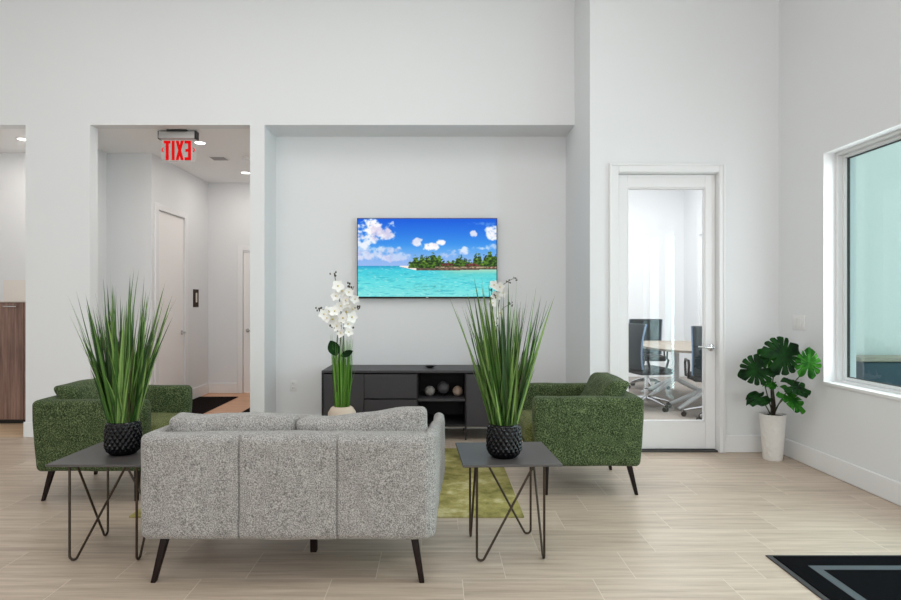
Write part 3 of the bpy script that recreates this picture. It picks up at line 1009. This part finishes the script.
def picture(u, v):
    hor = 0.602
    if v < hor:
        c = mixc((10, 90, 220), (66, 158, 240), v / 0.40)
        c = mixc(c, (150, 185, 240), sst(0.30, 0.6, v))
        m = 0
        for (cx, cy, rx, ry, a) in CLOUDS:
            d = ((u - cx) / rx) ** 2 + ((v - cy) / ry) ** 2
            k = 1.0 - 0.8 * d + 1.5 * fbm(u * 13, v * 8, 3, 3.3) + 1.1 * fbm(u * 38, v * 24, 4, 6.1)
            m = max(m, a * sst(0.15, 0.95, k))
        sh = 0.5 + 1.3 * fbm(u * 13, v * 9, 4, 9.1)
        pink = mixc((255, 252, 253), (206, 196, 228), sst(0.45, 0.9, sh) * (0.75 if u < 0.4 else 0.3))
        pink = mixc(pink, (204, 196, 236), sst(0.34, 0.6, v) * 0.5)
        c = mixc(c, pink, m)
    else:
        q = (v - hor) / (1 - hor)
        c = mixc((40, 156, 206), (66, 206, 222), sst(0, 0.16, q))
        c = mixc(c, (100, 222, 226), sst(0.15, 0.6, q))
        c = mixc(c, (140, 228, 224), sst(0.55, 1.0, q) * 0.7)
        n = fbm(u * 14, v * 70, 4, 5.0)
        c = mixc(c, (40, 172, 194), sst(0.05, 0.35, n) * 0.6)
        c = mixc(c, (196, 244, 238), sst(0.08, 0.4, fbm(u * 26, v * 110, 3, 1.2)) * 0.6)
        p = math.exp(-((u - 0.50) / 0.14) ** 2 - ((v - 0.88) / 0.05) ** 2)
        c = mixc(c, (60, 140, 140), 0.55 * p * sst(-0.1, 0.3, fbm(u * 30, v * 60, 3, 7)))
        c = mixc(c, (222, 222, 184), sst(0.52, 0.80, u) * sst(0.72, 0.655, v) * 0.85)
        c = mixc(c, (120, 215, 200), sst(0.5, 0.7, u) * sst(0.82, 0.70, v) * 0.5)
    # beach, sea wall, trees, huts
    if 0.30 < u < 0.50 and 0.606 < v < 0.612 + 0.05 * (1 - abs(u - 0.42) / 0.12):
        c = (250, 236, 228)
    tt = tree_top(u) + 0.11 * fbm(u * 75, v * 55, 3, 2)
    if u > 0.355 and tt < v < 0.632:
        n = fbm(u * 55, v * 45, 4, 4)
        c = mixc((22, 46, 16), (92, 138, 36), sst(-0.25, 0.3, n + 0.5 * (0.56 - v)))
        c = mixc(c, (160, 176, 60), sst(0.2, 0.45, n))
    for (a, b2, y0, y1, cc) in ((0.60, 0.69, 0.565, 0.605, (118, 62, 52)), (0.775, 0.88, 0.57, 0.612, (124, 66, 60))):
        if a < u < b2 and y0 + 0.02 * abs(u - (a + b2) / 2) / 0.05 < v < y1:
            c = mixc(cc, (60, 32, 30), sst(-0.2, 0.3, fbm(u * 90, v * 50, 2, 8)))
    if u > 0.56 and 0.615 < v < 0.632 + 0.004 * math.sin(u * 40):
        c = mixc((200, 176, 150), (110, 80, 66), sst(-0.2, 0.3, fbm(u * 60, v * 30, 2, 8)))
    if u > 0.42 and 0.636 < v < 0.664 - 0.012 * sst(0.6, 1.0, u):
        c = mixc((70, 58, 52), (130, 104, 88), sst(-0.3, 0.3, fbm(u * 50, v * 80, 3, 6)))
    return c

TY = 6.10
TV = thing('television', 'wall-mounted flat television showing a tropical island and sea', 'television', (-0.10, TY, 1.336))
TV['kind'] = 'thing'
MB().box(-0.713, 0.713, 0.0, 0.035, 0.0, 0.818, 0.004, 2).build('casing', BLACKPL, TV)
MB().box(-0.35, 0.35, 0.035, 0.064, 0.15, 0.6, 0.005, 1).build('wall_bracket', BLACKPL, TV)
nx, nz = 300, 168
bm = bmesh.new()
sx0, sx1, sz0, sz1 = -0.705, 0.705, 0.018, 0.811
grid = [[bm.verts.new((sx0 + (sx1 - sx0) * i / nx, -0.0015, sz0 + (sz1 - sz0) * j / nz)) for i in range(nx + 1)] for j in range(nz + 1)]
for j in range(nz):
    for i in range(nx):
        bm.faces.new([grid[j][i], grid[j][i + 1], grid[j + 1][i + 1], grid[j + 1][i]])
me = bpy.data.meshes.new('screen'); bm.to_mesh(me); bm.free()
at_ = me.color_attributes.new('picture', 'FLOAT_COLOR', 'POINT')
for vi, v in enumerate(me.vertices):
    u_ = (v.co.x - sx0) / (sx1 - sx0); v_ = 1 - (v.co.z - sz0) / (sz1 - sz0)
    c = picture(u_, v_)
    at_.data[vi].color = (lin(max(0, min(255, c[0]))), lin(max(0, min(255, c[1]))), lin(max(0, min(255, c[2]))), 1)
me.materials.append(attr_emission('tv_picture', 1.0))
so = bpy.data.objects.new('screen', me); COL.objects.link(so); so.parent = TV
MB().box(-0.012, 0.012, -0.003, 0.0, 0.004, 0.014, 0.001, 1).build('badge', SILVER, TV)

# ------------------------------------------------------------------ console
K = thing('media_console', 'charcoal media console with doors, drawers and open shelves', 'cabinet', (-0.205, CONY0, 0))
W2 = 0.8725
DP = CONY1 - CONY0
def P2x(px):
    return (px - 437.0) * CONY0 / 600.0 + 0.205
xa, xb, xc = P2x(364), P2x(417), P2x(466)
ZB = 0.135
b = MB()
b.box(-W2, W2, 0.0, DP, CONH - 0.022, CONH, 0.002, 1)
b.build('top', CONSOLE, K)
b = MB()
b.box(-W2, -W2 + 0.02, 0.0, DP, ZB, CONH - 0.022).box(W2 - 0.02, W2, 0.0, DP, ZB, CONH - 0.022)
b.box(-W2 + 0.02, W2 - 0.02, 0.0, DP, ZB, ZB + 0.022)
b.box(-W2 + 0.02, W2 - 0.02, DP - 0.015, DP, ZB + 0.022, CONH - 0.022)
for x in (xa, xb, xc):
    b.box(x - 0.009, x + 0.009, 0.02, DP - 0.015, ZB + 0.022, CONH - 0.022)
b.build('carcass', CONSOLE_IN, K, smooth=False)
MB().box(xb + 0.009, xc - 0.009, 0.01, DP - 0.015, 0.372, 0.395, 0.001, 1).build('shelf', CONSOLE, K)
for (x0, x1) in ((-W2 + 0.022, xa - 0.003), (xc + 0.003, W2 - 0.022)):
    MB().box(x0, x1, -0.002, 0.016, ZB + 0.004, CONH - 0.034, 0.0015, 1).build('door', CONSOLE, K)
for (z0, z1) in ((0.40, CONH - 0.034), (ZB + 0.004, 0.388)):
    MB().box(xa + 0.003, xb - 0.004, -0.002, 0.016, z0, z1, 0.0015, 1).build('drawer', CONSOLE, K)
for x in (-W2 + 0.05, xa, xc, W2 - 0.05):
    for y in (0.05, DP - 0.05):
        MB().box(x - 0.009, x + 0.009, y - 0.009, y + 0.009, 0, ZB, 0.001, 1).build('leg', BLACKPL, K)
MB().box(-W2 + 0.05, W2 - 0.05, 0.045, 0.058, ZB - 0.02, ZB).build('rail', SILVER, K)

KO = Vector((-0.205, CONY0, 0))
def ball_at(px, r, y, m, name, label, stand=0.0):
    x = (px - 437.0) * y / 600.0
    o = Vector((x, y, 0.396))
    t = thing(name, label, 'ornament', o, group='stone balls on the console shelf')
    if stand:
        MB().lathe([(0.026, 0), (0.028, 0.006), (0.020, 0.012), (0.024, stand + 0.006)], 20).build('stand', BLACKPL, t)
    MB().ball((0, 0, stand + r), r, 24, 16).build('ball', m, t)
ball_at(429.8, 0.050, 5.77, SPH_G, 'decorative_ball', 'pale grey stone ball, leftmost on the console shelf')
ball_at(443.3, 0.060, 5.80, SPH_D, 'decorative_ball', 'larger dark grey ball on a small stand, middle of console shelf', 0.018)
ball_at(457.6, 0.049, 5.77, SPH_T, 'decorative_ball', 'tan stone ball, rightmost on the console shelf')
b = MB().lathe([(0.022, 0), (0.03, 0.003), (0.05, 0.017), (0.051, 0.020), (0.047, 0.020), (0.03, 0.008)], 28)
tag(b.build('small_dish', BLACKPL, loc=((430 - 437.0) * 5.85 / 600, 5.85, CONH)), 'small flat black dish on top of the console', 'dish')

# ------------------------------------------------------------------ rugs and mats
b = MB().box(-1.19, 1.19, -0.84, 0.84, 0, 0.012, 0.004, 2)
tag(b.build('area_rug', RUG, loc=(-0.665, 4.45, 0)), 'olive green abstract rug under the seating group', 'rug')
M_ = thing('door_mat', 'black entrance mat with a grey stripe on the floor', 'mat', (2.27, 2.38, 0))
X0, X1, Y0, Y1 = -0.59, 0.59, -0.69, 0.69
MB().box(X0, X1, Y0, Y1, 0, 0.006, 0.002, 1).build('rubber_border', MATRUB, M_)
MB().box(X0 + 0.028, X1 - 0.028, Y0 + 0.02, Y1 - 0.02, 0.004, 0.010, 0.002, 1).build('pile', MATBLACK, M_)
b = MB(); i0, i1 = 0.135, 0.18
b.box(X0 + i0, X1 - i0, Y1 - i1, Y1 - i0, 0.009, 0.0108).box(X0 + i0, X1 - i0, Y0 + i0, Y0 + i1, 0.009, 0.0108)
b.box(X0 + i0, X0 + i1, Y0 + i1, Y1 - i1, 0.009, 0.0108).box(X1 - i1, X1 - i0, Y0 + i1, Y1 - i1, 0.009, 0.0108)
b.build('stripe', MATGREY, M_)
tag(MB().box(-0.265, 0.265, -0.75, 0.75, 0, 0.008, 0.003, 1).build('runner', DARKRUN, loc=(-2.98, 7.45, 0)), 'dark runner along the left of the corridor floor', 'runner', 'dark corridor runners')
tag(MB().box(-0.235, 0.235, -0.75, 0.75, 0, 0.008, 0.003, 1).build('runner', DARKRUN, loc=(-2.06, 6.75, 0)), 'dark runner on the corridor floor beside the thin pillar', 'runner', 'dark corridor runners')

# ------------------------------------------------------------------ monstera
MO = Vector((2.775, 4.96, 0))
MP = thing('potted_monstera', 'monstera plant in a tall white pot in the corner by the window', 'potted plant', MO)
b = MB().lathe([(0.070, 0), (0.074, 0.006), (0.099, 0.370), (0.101, 0.377), (0.093, 0.377), (0.091, 0.35)], 40)
b.build('pot', WHITEPOT, MP)
MB().lathe([(0.091, 0.345), (0.091, 0.360)], 28).build('soil', SOIL, MP)
MB().tube([(0.0, 0, 0.36), (0.004, -0.004, 0.45), (-0.004, 0.0, 0.56), (-0.002, 0.0, 0.62)], [0.020, 0.018, 0.014, 0.010], 10).build('trunk', MTRUNK, MP)

def monstera_leaf(center, nrm, tip, size, mat, stem_from, slits=5, fold=0.10, droop=0.25, wide=1.0):
    """center: leaf centre; nrm: facing; tip: direction of the tip"""
    n = Vector(nrm).normalized(); tp = Vector(tip); tp = (tp - n * tp.dot(n)).normalized()
    sd = n.cross(tp)
    C0 = Vector(center)
    N = 260
    def radius(th):                      # th = 0 at the tip
        a = abs(th)
        r = 0.5 * (1.02 - 0.02 * math.cos(a)) 
        r *= 1.0 + 0.16 * math.exp(-(a / 0.25) ** 2)            # pointed tip
        r *= 1.0 + 0.10 * math.exp(-((a - 2.45) / 0.45) ** 2)   # heart lobes
        r *= 1.0 - 0.72 * math.exp(-((a - PI) / 0.20) ** 2)     # notch at the stem
        for k in range(slits):
            s = 0.48 + k * (1.75 / max(1, slits - 1)) if slits > 1 else 1.2
            w = 0.038
            d = abs(a - s) / w
            if d < 1:
                r *= 0.46 + 0.54 * d ** 0.8
            r *= 1 - 0.07 * math.exp(-((a - s) / 0.16) ** 2)
        return r * size
    b = MB()
    def put(x, y):                       # x across, y along the tip
        rr = math.hypot(x, y) / (size * 0.5)
        z = -droop * 0.25 * size * rr * rr + fold * abs(x) + 0.012 * math.sin(x / size * 22) * rr
        return b.bm.verts.new(C0 + sd * x * wide + tp * y + n * z)
    rings = []
    for f in (0.33, 0.66, 1.0):
        rings.append([])
        for i in range(N):
            th = -PI + 2 * PI * i / N
            r = radius(th) * f
            rings[-1].append(put(r * math.sin(th), r * math.cos(th)))
    c = put(0, 0)
    for i in range(N):
        j = (i + 1) % N
        b.face([c, rings[0][i], rings[0][j]])
        for k in range(2):
            b.face([rings[k][i], rings[k + 1][i], rings[k + 1][j], rings[k][j]])
    o = b.build('leaf', mat, MP)
    base = C0 - tp * size * 0.16
    s0 = Vector(stem_from)
    mid = (s0 + base) * 0.5 + Vector((0, 0, 0.03)) + (base - s0).cross(Vector((0, 1, 0))) * 0.05
    pts = [s0 * (1 - t) ** 2 + mid * 2 * t * (1 - t) + base * t * t - n * 0.004 for t in [i / 8 for i in range(9)]]
    MB().tube(pts, [0.0055 - 0.002 * i / 8 for i in range(9)], 8).build('leaf_stem', MSTEM, o)
    return o
def mrel(px, py, Y):
    return at(px + 3, py + 3.5, Y) - MO
monstera_leaf(mrel(780, 351.5, 4.80), (0.1, -1, 0.30), (0.65, -0.2, 0.35), 0.315, MLEAF, (0, 0, 0.60), 5)
monstera_leaf(mrel(765, 354, 4.86), (-0.35, -1, 0.35), (-0.5, -0.2, 0.55), 0.17, MLEAF2, (-0.005, 0.01, 0.57), 3)
monstera_leaf(mrel(753.5, 366.5, 4.80), (-0.30, -1, 0.30), (-0.85, -0.1, -0.25), 0.25, MLEAF, (-0.01, -0.01, 0.40), 5)
monstera_leaf(mrel(805.5, 360, 4.54), (-0.10, -1, 0.15), (0.20, -0.1, 1.0), 0.225, MLEAF2, (0.02, 0, 0.40), 5, wide=0.80)
monstera_leaf(mrel(755, 395, 4.80), (-0.12, -0.6, 1.0), (-0.9, -0.3, -0.35), 0.20, MLEAF, (-0.02, -0.01, 0.37), 0, wide=0.75)
monstera_leaf(mrel(793.5, 384, 4.66), (0.2, -0.75, 0.8), (0.9, -0.2, -0.1), 0.21, MLEAF, (0.02, 0.0, 0.39), 4, wide=0.9)
monstera_leaf(mrel(789, 396, 4.66), (0.3, -1, 0.55), (0.75, -0.3, -0.7), 0.235, MLEAF2, (0.01, -0.015, 0.40), 5, wide=0.75)
monstera_leaf(mrel(767.5, 381, 4.80), (0.0, -0.8, 0.9), (-0.7, -0.3, 0.2), 0.11, MLEAF2, (0.0, -0.015, 0.50), 2, wide=0.7)

# ------------------------------------------------------------------ small fixtures
t = thing('exit_sign', 'red EXIT sign seen from the back, hanging in the hall opening', 'sign', ((178.3 - 437) * 5.95 / 600, 5.95, HD))
sx, sz = 5.95 / 600, 5.95 / 600
def zz(py):
    return (302 - py) * sz + H - HD
def xx(px):
    return (px - 178.3) * sx
MB().prism([(xx(168.5), -0.05), (xx(188), -0.05), (xx(188), 0.05), (xx(168.5), 0.05)], zz(132.6), 0).build('mount', BLACKPL, t, smooth=False)
hs = MB().box(xx(159.5), xx(196.5), -0.035, 0.035, zz(139.2), zz(132), 0.006, 2).build('housing', SILVER, t)
for (a, c) in ((159.2, 160.2), (195.6, 197.6)):
    MB().box(xx(a), xx(c), -0.037, 0.037, zz(139.8), zz(131.6), 0.004, 1).build('end_cap', BLACKPL, hs)
pn = MB().box(xx(161.5), xx(196), -0.004, 0.004, zz(161.5), zz(139.2)).build('panel', CLEARPL, t, smooth=False)
b = MB()
ya, yb = -0.0062, -0.0042
zt, zb_ = zz(140.8), zz(160.3)
def bar(x0, x1, z0, z1):
    b.box(xx(x0), xx(x1), ya, yb, z0, z1)
def diag(xa_, za_, xb_, zb2, w):
    vs = []
    for y in (ya, yb):
        for (x, z) in ((xa_ - w / 2, za_), (xa_ + w / 2, za_), (xb_ + w / 2, zb2), (xb_ - w / 2, zb2)):
            vs.append(b.bm.verts.new((xx(x), y, z)))
    for q in ((0, 1, 2, 3), (7, 6, 5, 4), (0, 4, 5, 1), (1, 5, 6, 2), (2, 6, 7, 3), (3, 7, 4, 0)):
        b.face([vs[i] for i in q])
th = 2.9 * sz
bar(164, 170.6, zt - th, zt); bar(165.9, 168.9, zb_, zt - th)          # mirrored T
bar(172.0, 174.8, zb_, zt)                                            # I
diag(177.3, zt, 182.5, zb_, 2.9); diag(182.5, zt, 177.3, zb_, 2.9)    # X
bar(188.2, 191.2, zb_, zt)                                            # mirrored E
for z in (zt - th, (zt + zb_) / 2 - th / 2, zb_):
    bar(184.8 if abs(z - ((zt + zb_) / 2 - th / 2)) > 1e-6 else 185.6, 188.6, z, z + th)
for (x, s) in ((162.2, 1), (194.6, -1)):                               # arrow marks
    zc = zz(150)
    diag(x + s * 1.2, zc + 2.2 * sz, x, zc, 1.3); diag(x, zc, x + s * 1.2, zc - 2.2 * sz, 1.3)
lt = b.build('lettering', REDLET, pn, smooth=False); lt['label'] = 'red mirrored EXIT letters with small arrows'

def downlight(px, py, label):
    Y = (HD - H) * 600 / (302 - py)
    X = (px - 437) * Y / 600
    t = thing('downlight', label, 'ceiling light', (X, Y, HD), group='recessed hall downlights')
    MB().lathe([(0.075, 0), (0.075, -0.004), (0.055, -0.006), (0.055, 0)], 28).build('trim_ring', TRIM, t)
    MB().lathe([(0.054, -0.001), (0.054, -0.005)], 28).build('lens', LAMPWHITE, t)
    l = bpy.data.lights.new('downlight_lamp', 'AREA'); l.shape = 'DISK'; l.size = 0.11; l.energy = HALL_E; l.color = (1, 0.93, 0.86)
    lo = bpy.data.objects.new('downlight_lamp', l); COL.objects.link(lo); lo.location = (X, Y, HD - 0.012)
    return t
HALL_E = 6
downlight(200, 142.5, 'recessed downlight just right of the EXIT sign')
downlight(245.5, 172.5, 'recessed downlight deep in the corridor by the thin pillar')
downlight(23.5, 139, 'recessed downlight over the brown kitchenette cabinet')
Yv = 7.08
t = thing('ceiling_vent', 'flat grey air vent in the corridor ceiling', 'vent', ((219 - 437) * Yv / 600, Yv, HD))
MB().box(-0.10, 0.10, -0.10, 0.10, -0.008, 0, 0.003, 1).build('frame', CEIL, t)
b = MB()
for i in range(5):
    b.box(-0.085, 0.085, -0.08 + i * 0.034, -0.058 + i * 0.034, -0.011, -0.008)
b.build('grille', VENT, t)
Yv = 7.05
t = thing('smoke_detector', 'small white smoke detector on the corridor ceiling', 'smoke detector', ((247.5 - 437) * Yv / 600, Yv, HD))
MB().lathe([(0.05, 0), (0.05, -0.02), (0.044, -0.032), (0.02, -0.036)], 24).build('body', OUTLET, t)

t = thing('wall_outlet', 'white wall outlet left of the console', 'outlet', ((293.5 - 437) * YN / 600, YN, 0.44))
MB().box(-0.036, 0.036, -0.006, 0, -0.058, 0.058, 0.003, 2).build('cover_plate', OUTLET, t)
for z in (-0.024, 0.024):
    f = MB().box(-0.017, 0.017, -0.008, -0.005, z - 0.016, z + 0.016, 0.003, 2).build('socket', OUTLET, t)
    b = MB()
    for x in (-0.007, 0.007):
        b.box(x - 0.0015, x + 0.0015, -0.0085, -0.0078, z - 0.004, z + 0.008)
    b.build('slot', SLOT, f)
t = thing('light_switch', 'white multi-gang light switch on the window wall above the monstera', 'light switch', (XR, 4.90, 1.3 - 20.5 * 4.9 / 600))
MB().box(-0.008, 0, -0.085, 0.085, -0.06, 0.06, 0.003, 2).build('cover_plate', OUTLET, t)
for y in (-0.042, 0.0, 0.042):
    MB().box(-0.013, -0.006, y - 0.015, y + 0.015, -0.034, 0.034, 0.002, 1).build('rocker', OUTLET, t)
t = thing('room_sign', 'small dark brown room sign beside the corridor door', 'sign', (-3.26, 8.10, 1.35))
MB().box(0, 0.010, -0.085, 0.085, -0.12, 0.12, 0.003, 1).build('plate', BROWNSIGN, t)
MB().box(0.009, 0.0115, -0.018, 0.018, -0.055, 0.075, 0.008, 2).build('symbol', SIGNWHITE, t)

# kitchenette cabinet
t = thing('kitchen_cabinet', 'tall brown wood-grain cabinet in the kitchenette at far left', 'cabinet', (-4.53, 6.4, 0))
MB().box(-0.40, 0.40, 0.0, 0.44, 0.06, 1.296).build('carcass', CABWOOD, t, smooth=False)
MB().box(-0.40, 0.40, 0.04, 0.44, 0, 0.06).build('plinth', BLACKPL, t, smooth=False)
for (x0, x1) in ((-0.395, -0.124), (-0.120, 0.128), (0.132, 0.395)):
    f = MB().box(x0, x1, -0.02, -0.001, 0.05, 1.292, 0.002, 1).build('door', CABWOOD, t)
    xm = (x0 + x1) / 2
    b = MB().tube([(xm - 0.07, -0.045, 1.252), (xm + 0.07, -0.045, 1.252)], 0.007, 10)
    for q in (-0.06, 0.06):
        b.tube([(xm + q, -0.02, 1.252), (xm + q, -0.045, 1.252)], 0.005, 8)
    b.build('handle', CHROME, f)
tag(MB().box(-0.41, 0.41, -0.024, 0.44, 0, 0.016, 0.003, 1).build('worktop', QUARTZ, loc=(-4.53, 6.4, 1.296)), 'pale worktop on the brown kitchenette cabinet', 'worktop')
struct('trim_splashback', MB().box(-4.94, -4.12, 6.838, 6.85, 1.305, 1.55), BACKSPL, 'pale splashback tile above the worktop', 'splashback')

# ------------------------------------------------------------------ meeting room furniture
def office_chair():
    t = thing('office_chair', '', 'office chair')
    def bf(p):
        x, y, z = p
        y += 0.9 * (x * x) + 0.10 * ((z - 0.62) ** 2) / 0.2 - 0.06 * (z - 0.5)
        return (x, y, z)
    MB().soft(-0.235, 0.235, -0.245, -0.215, 0.50, 1.04, 0.014, (12, 2, 12), fn=bf).build('backrest', OFFBLACK, t, angle=180)
    for s in (-1, 1):
        p = [bf((s * 0.236, -0.23, z)) for z in (0.50, 0.6, 0.7, 0.8, 0.9, 1.0, 1.035)]
        MB().tube(p, 0.011, 8).build('back_rail', OFFEDGE, t)
    MB().soft(-0.235, 0.235, -0.20, 0.24, 0.43, 0.50, 0.03, (8, 8, 2), puff=(0, 0, 0.012)).build('seat', OFFSEAT, t, angle=180)
    for s in (-1, 1):
        x = s * 0.265
        MB().tube([(s * 0.2, -0.05, 0.44), (x, -0.08, 0.46), (x, -0.12, 0.60), (x, -0.10, 0.65), (x, 0.10, 0.65), (x, 0.14, 0.61), (x, 0.10, 0.47), (s * 0.2, 0.06, 0.44)], 0.014, 8).build('armrest', BLACKPL, t)
    MB().lathe([(0.028, 0.09), (0.028, 0.24), (0.018, 0.25), (0.018, 0.43)], 16).build('gas_post', CHROME, t)
    b = MB()
    for k in range(5):
        a = 2 * PI * k / 5 + 0.3
        b.tube([(0, 0, 0.13), (0.10 * math.cos(a), 0.10 * math.sin(a), 0.125), (0.30 * math.cos(a), 0.30 * math.sin(a), 0.075)], [0.028, 0.024, 0.013], 8)
    bs = b.build('star_base', CHROME, t)
    for k in range(5):
        a = 2 * PI * k / 5 + 0.3
        c = Vector((0.30 * math.cos(a), 0.30 * math.sin(a), 0.029))
        b = MB()
        for q in (-0.013, 0.013):
            off = Vector((-math.sin(a), math.cos(a), 0)) * q
            e = Vector((-math.sin(a), math.cos(a), 0)) * 0.009
            b.tube([c + off - e, c + off + e], 0.028, 14)
        b.tube([c + Vector((0, 0, 0.02)), c + Vector((0, 0, 0.05))], 0.008, 8)
        b.build('caster', BLACKPL, bs)
    return t
C1 = office_chair()
spots = [((2.56, 7.35), R(-80), 'dark office chair at the left side of the meeting table'),
         ((3.06, 6.66), R(-14), 'dark office chair with its back to the glass door, by the lever'),
         ((3.17, 9.05), R(170), 'dark office chair at the far end of the meeting table')]
for i, ((x, y), rz, lb) in enumerate(spots):
    o = C1 if i == 0 else copy_tree(C1)
    o.location = (x, y, 0); o.rotation_euler = (0, 0, rz)
    o['label'] = lb; o['group'] = 'office chairs round the meeting table'
t = thing('meeting_table', 'oval pale oak meeting table with white legs behind the glass door', 'table', (3.32, 7.85, 0))
pts = []
for i in range(64):
    a = 2 * PI * i / 64
    ca, sa = math.cos(a), math.sin(a)
    pts.append((0.66 * math.copysign(abs(ca) ** 0.75, ca), 0.98 * math.copysign(abs(sa) ** 0.75, sa)))
MB().prism(pts, 0.705, 0.732).build('table_top', MEETTOP, t, smooth=False)
for s in (-1, 1):
    c = MB().box(-0.04, 0.04, s * 0.5 - 0.04, s * 0.5 + 0.04, 0.20, 0.705, 0.01, 2).build('column', WHITEMETAL, t)
    for (ex, ey) in ((-0.42, 0.16), (0.42, 0.16), (-0.42, -0.16), (0.42, -0.16)):
        MB().tube([(0, s * 0.5, 0.24), (ex * 0.5, s * 0.5 + ey * 0.5, 0.13), (ex, s * 0.5 + ey, 0.022)], [0.034, 0.03, 0.020], 10).build('foot', WHITEMETAL, c)

# ------------------------------------------------------------------ light
def area(name, loc, rot, sx, sy, e, col=(1, 1, 1)):
    l = bpy.data.lights.new(name, 'AREA'); l.shape = 'RECTANGLE'; l.size = sx; l.size_y = sy; l.energy = e; l.color = col
    o = bpy.data.objects.new(name, l); COL.objects.link(o); o.location = loc; o.rotation_euler = rot
    return o
area('front_window_light_a', (-3.6, -4.9, 1.7), (R(90), 0, 0), 3.5, 2.7, 50, (0.98, 0.99, 1.0))
area('front_window_light_b', (0.6, -4.9, 1.7), (R(90), 0, 0), 3.1, 2.7, 82, (0.98, 0.99, 1.0))
area('added_top_fill', (-1.2, 2.6, CZ - 0.05), (0, 0, 0), 4.5, 3.0, 66, (1, 0.985, 0.965))  # added overhead fill with no fixture, for soft shadows from above
area('added_side_fill', (XO + 0.05, -0.7, 3.4), (0, R(80), 0), 1.5, 2.9, 100, (0.97, 0.99, 1.0))  # added side fill, shines in through the made-up high window
area('entrance_daylight', (XO + 0.05, (DY0 + DY1) / 2, 1.15), (0, R(90), 0), 2.1, 1.0, 70, (0.95, 0.98, 1.0))
area('window_daylight', (XR + 0.08, (WY0 + WY1) / 2, 1.55), (0, R(90), 0), 1.6, 0.85, 12, (0.93, 0.98, 1.0))
area('office_ceiling_light', (3.0, 7.6, 3.55), (0, 0, 0), 1.6, 3.0, 125)
area('kitchen_ceiling_light', (-4.9, 6.3, 2.96), (0, 0, 0), 1.0, 0.6, 1.5, (1, 0.95, 0.9))

w = bpy.data.worlds.new('world'); scene.world = w
w.use_nodes = True
w.node_tree.nodes['Background'].inputs[0].default_value = (0.97, 0.99, 1.0, 1)
w.node_tree.nodes['Background'].inputs[1].default_value = 1.25

scene.view_settings.view_transform = 'Standard'
scene.view_settings.look = 'None'
scene.view_settings.exposure = 0.0
scene.view_settings.gamma = 1.0
scene.view_settings.use_curve_mapping = False
cy = scene.cycles
cy.use_denoising = True
try:
    cy.denoiser = 'OPENIMAGEDENOISE'
except Exception:
    pass
cy.max_bounces = 10
cy.diffuse_bounces = 6
cy.transparent_max_bounces = 16
cy.caustics_reflective = False
cy.caustics_refractive = False
cy.sample_clamp_indirect = 6.0
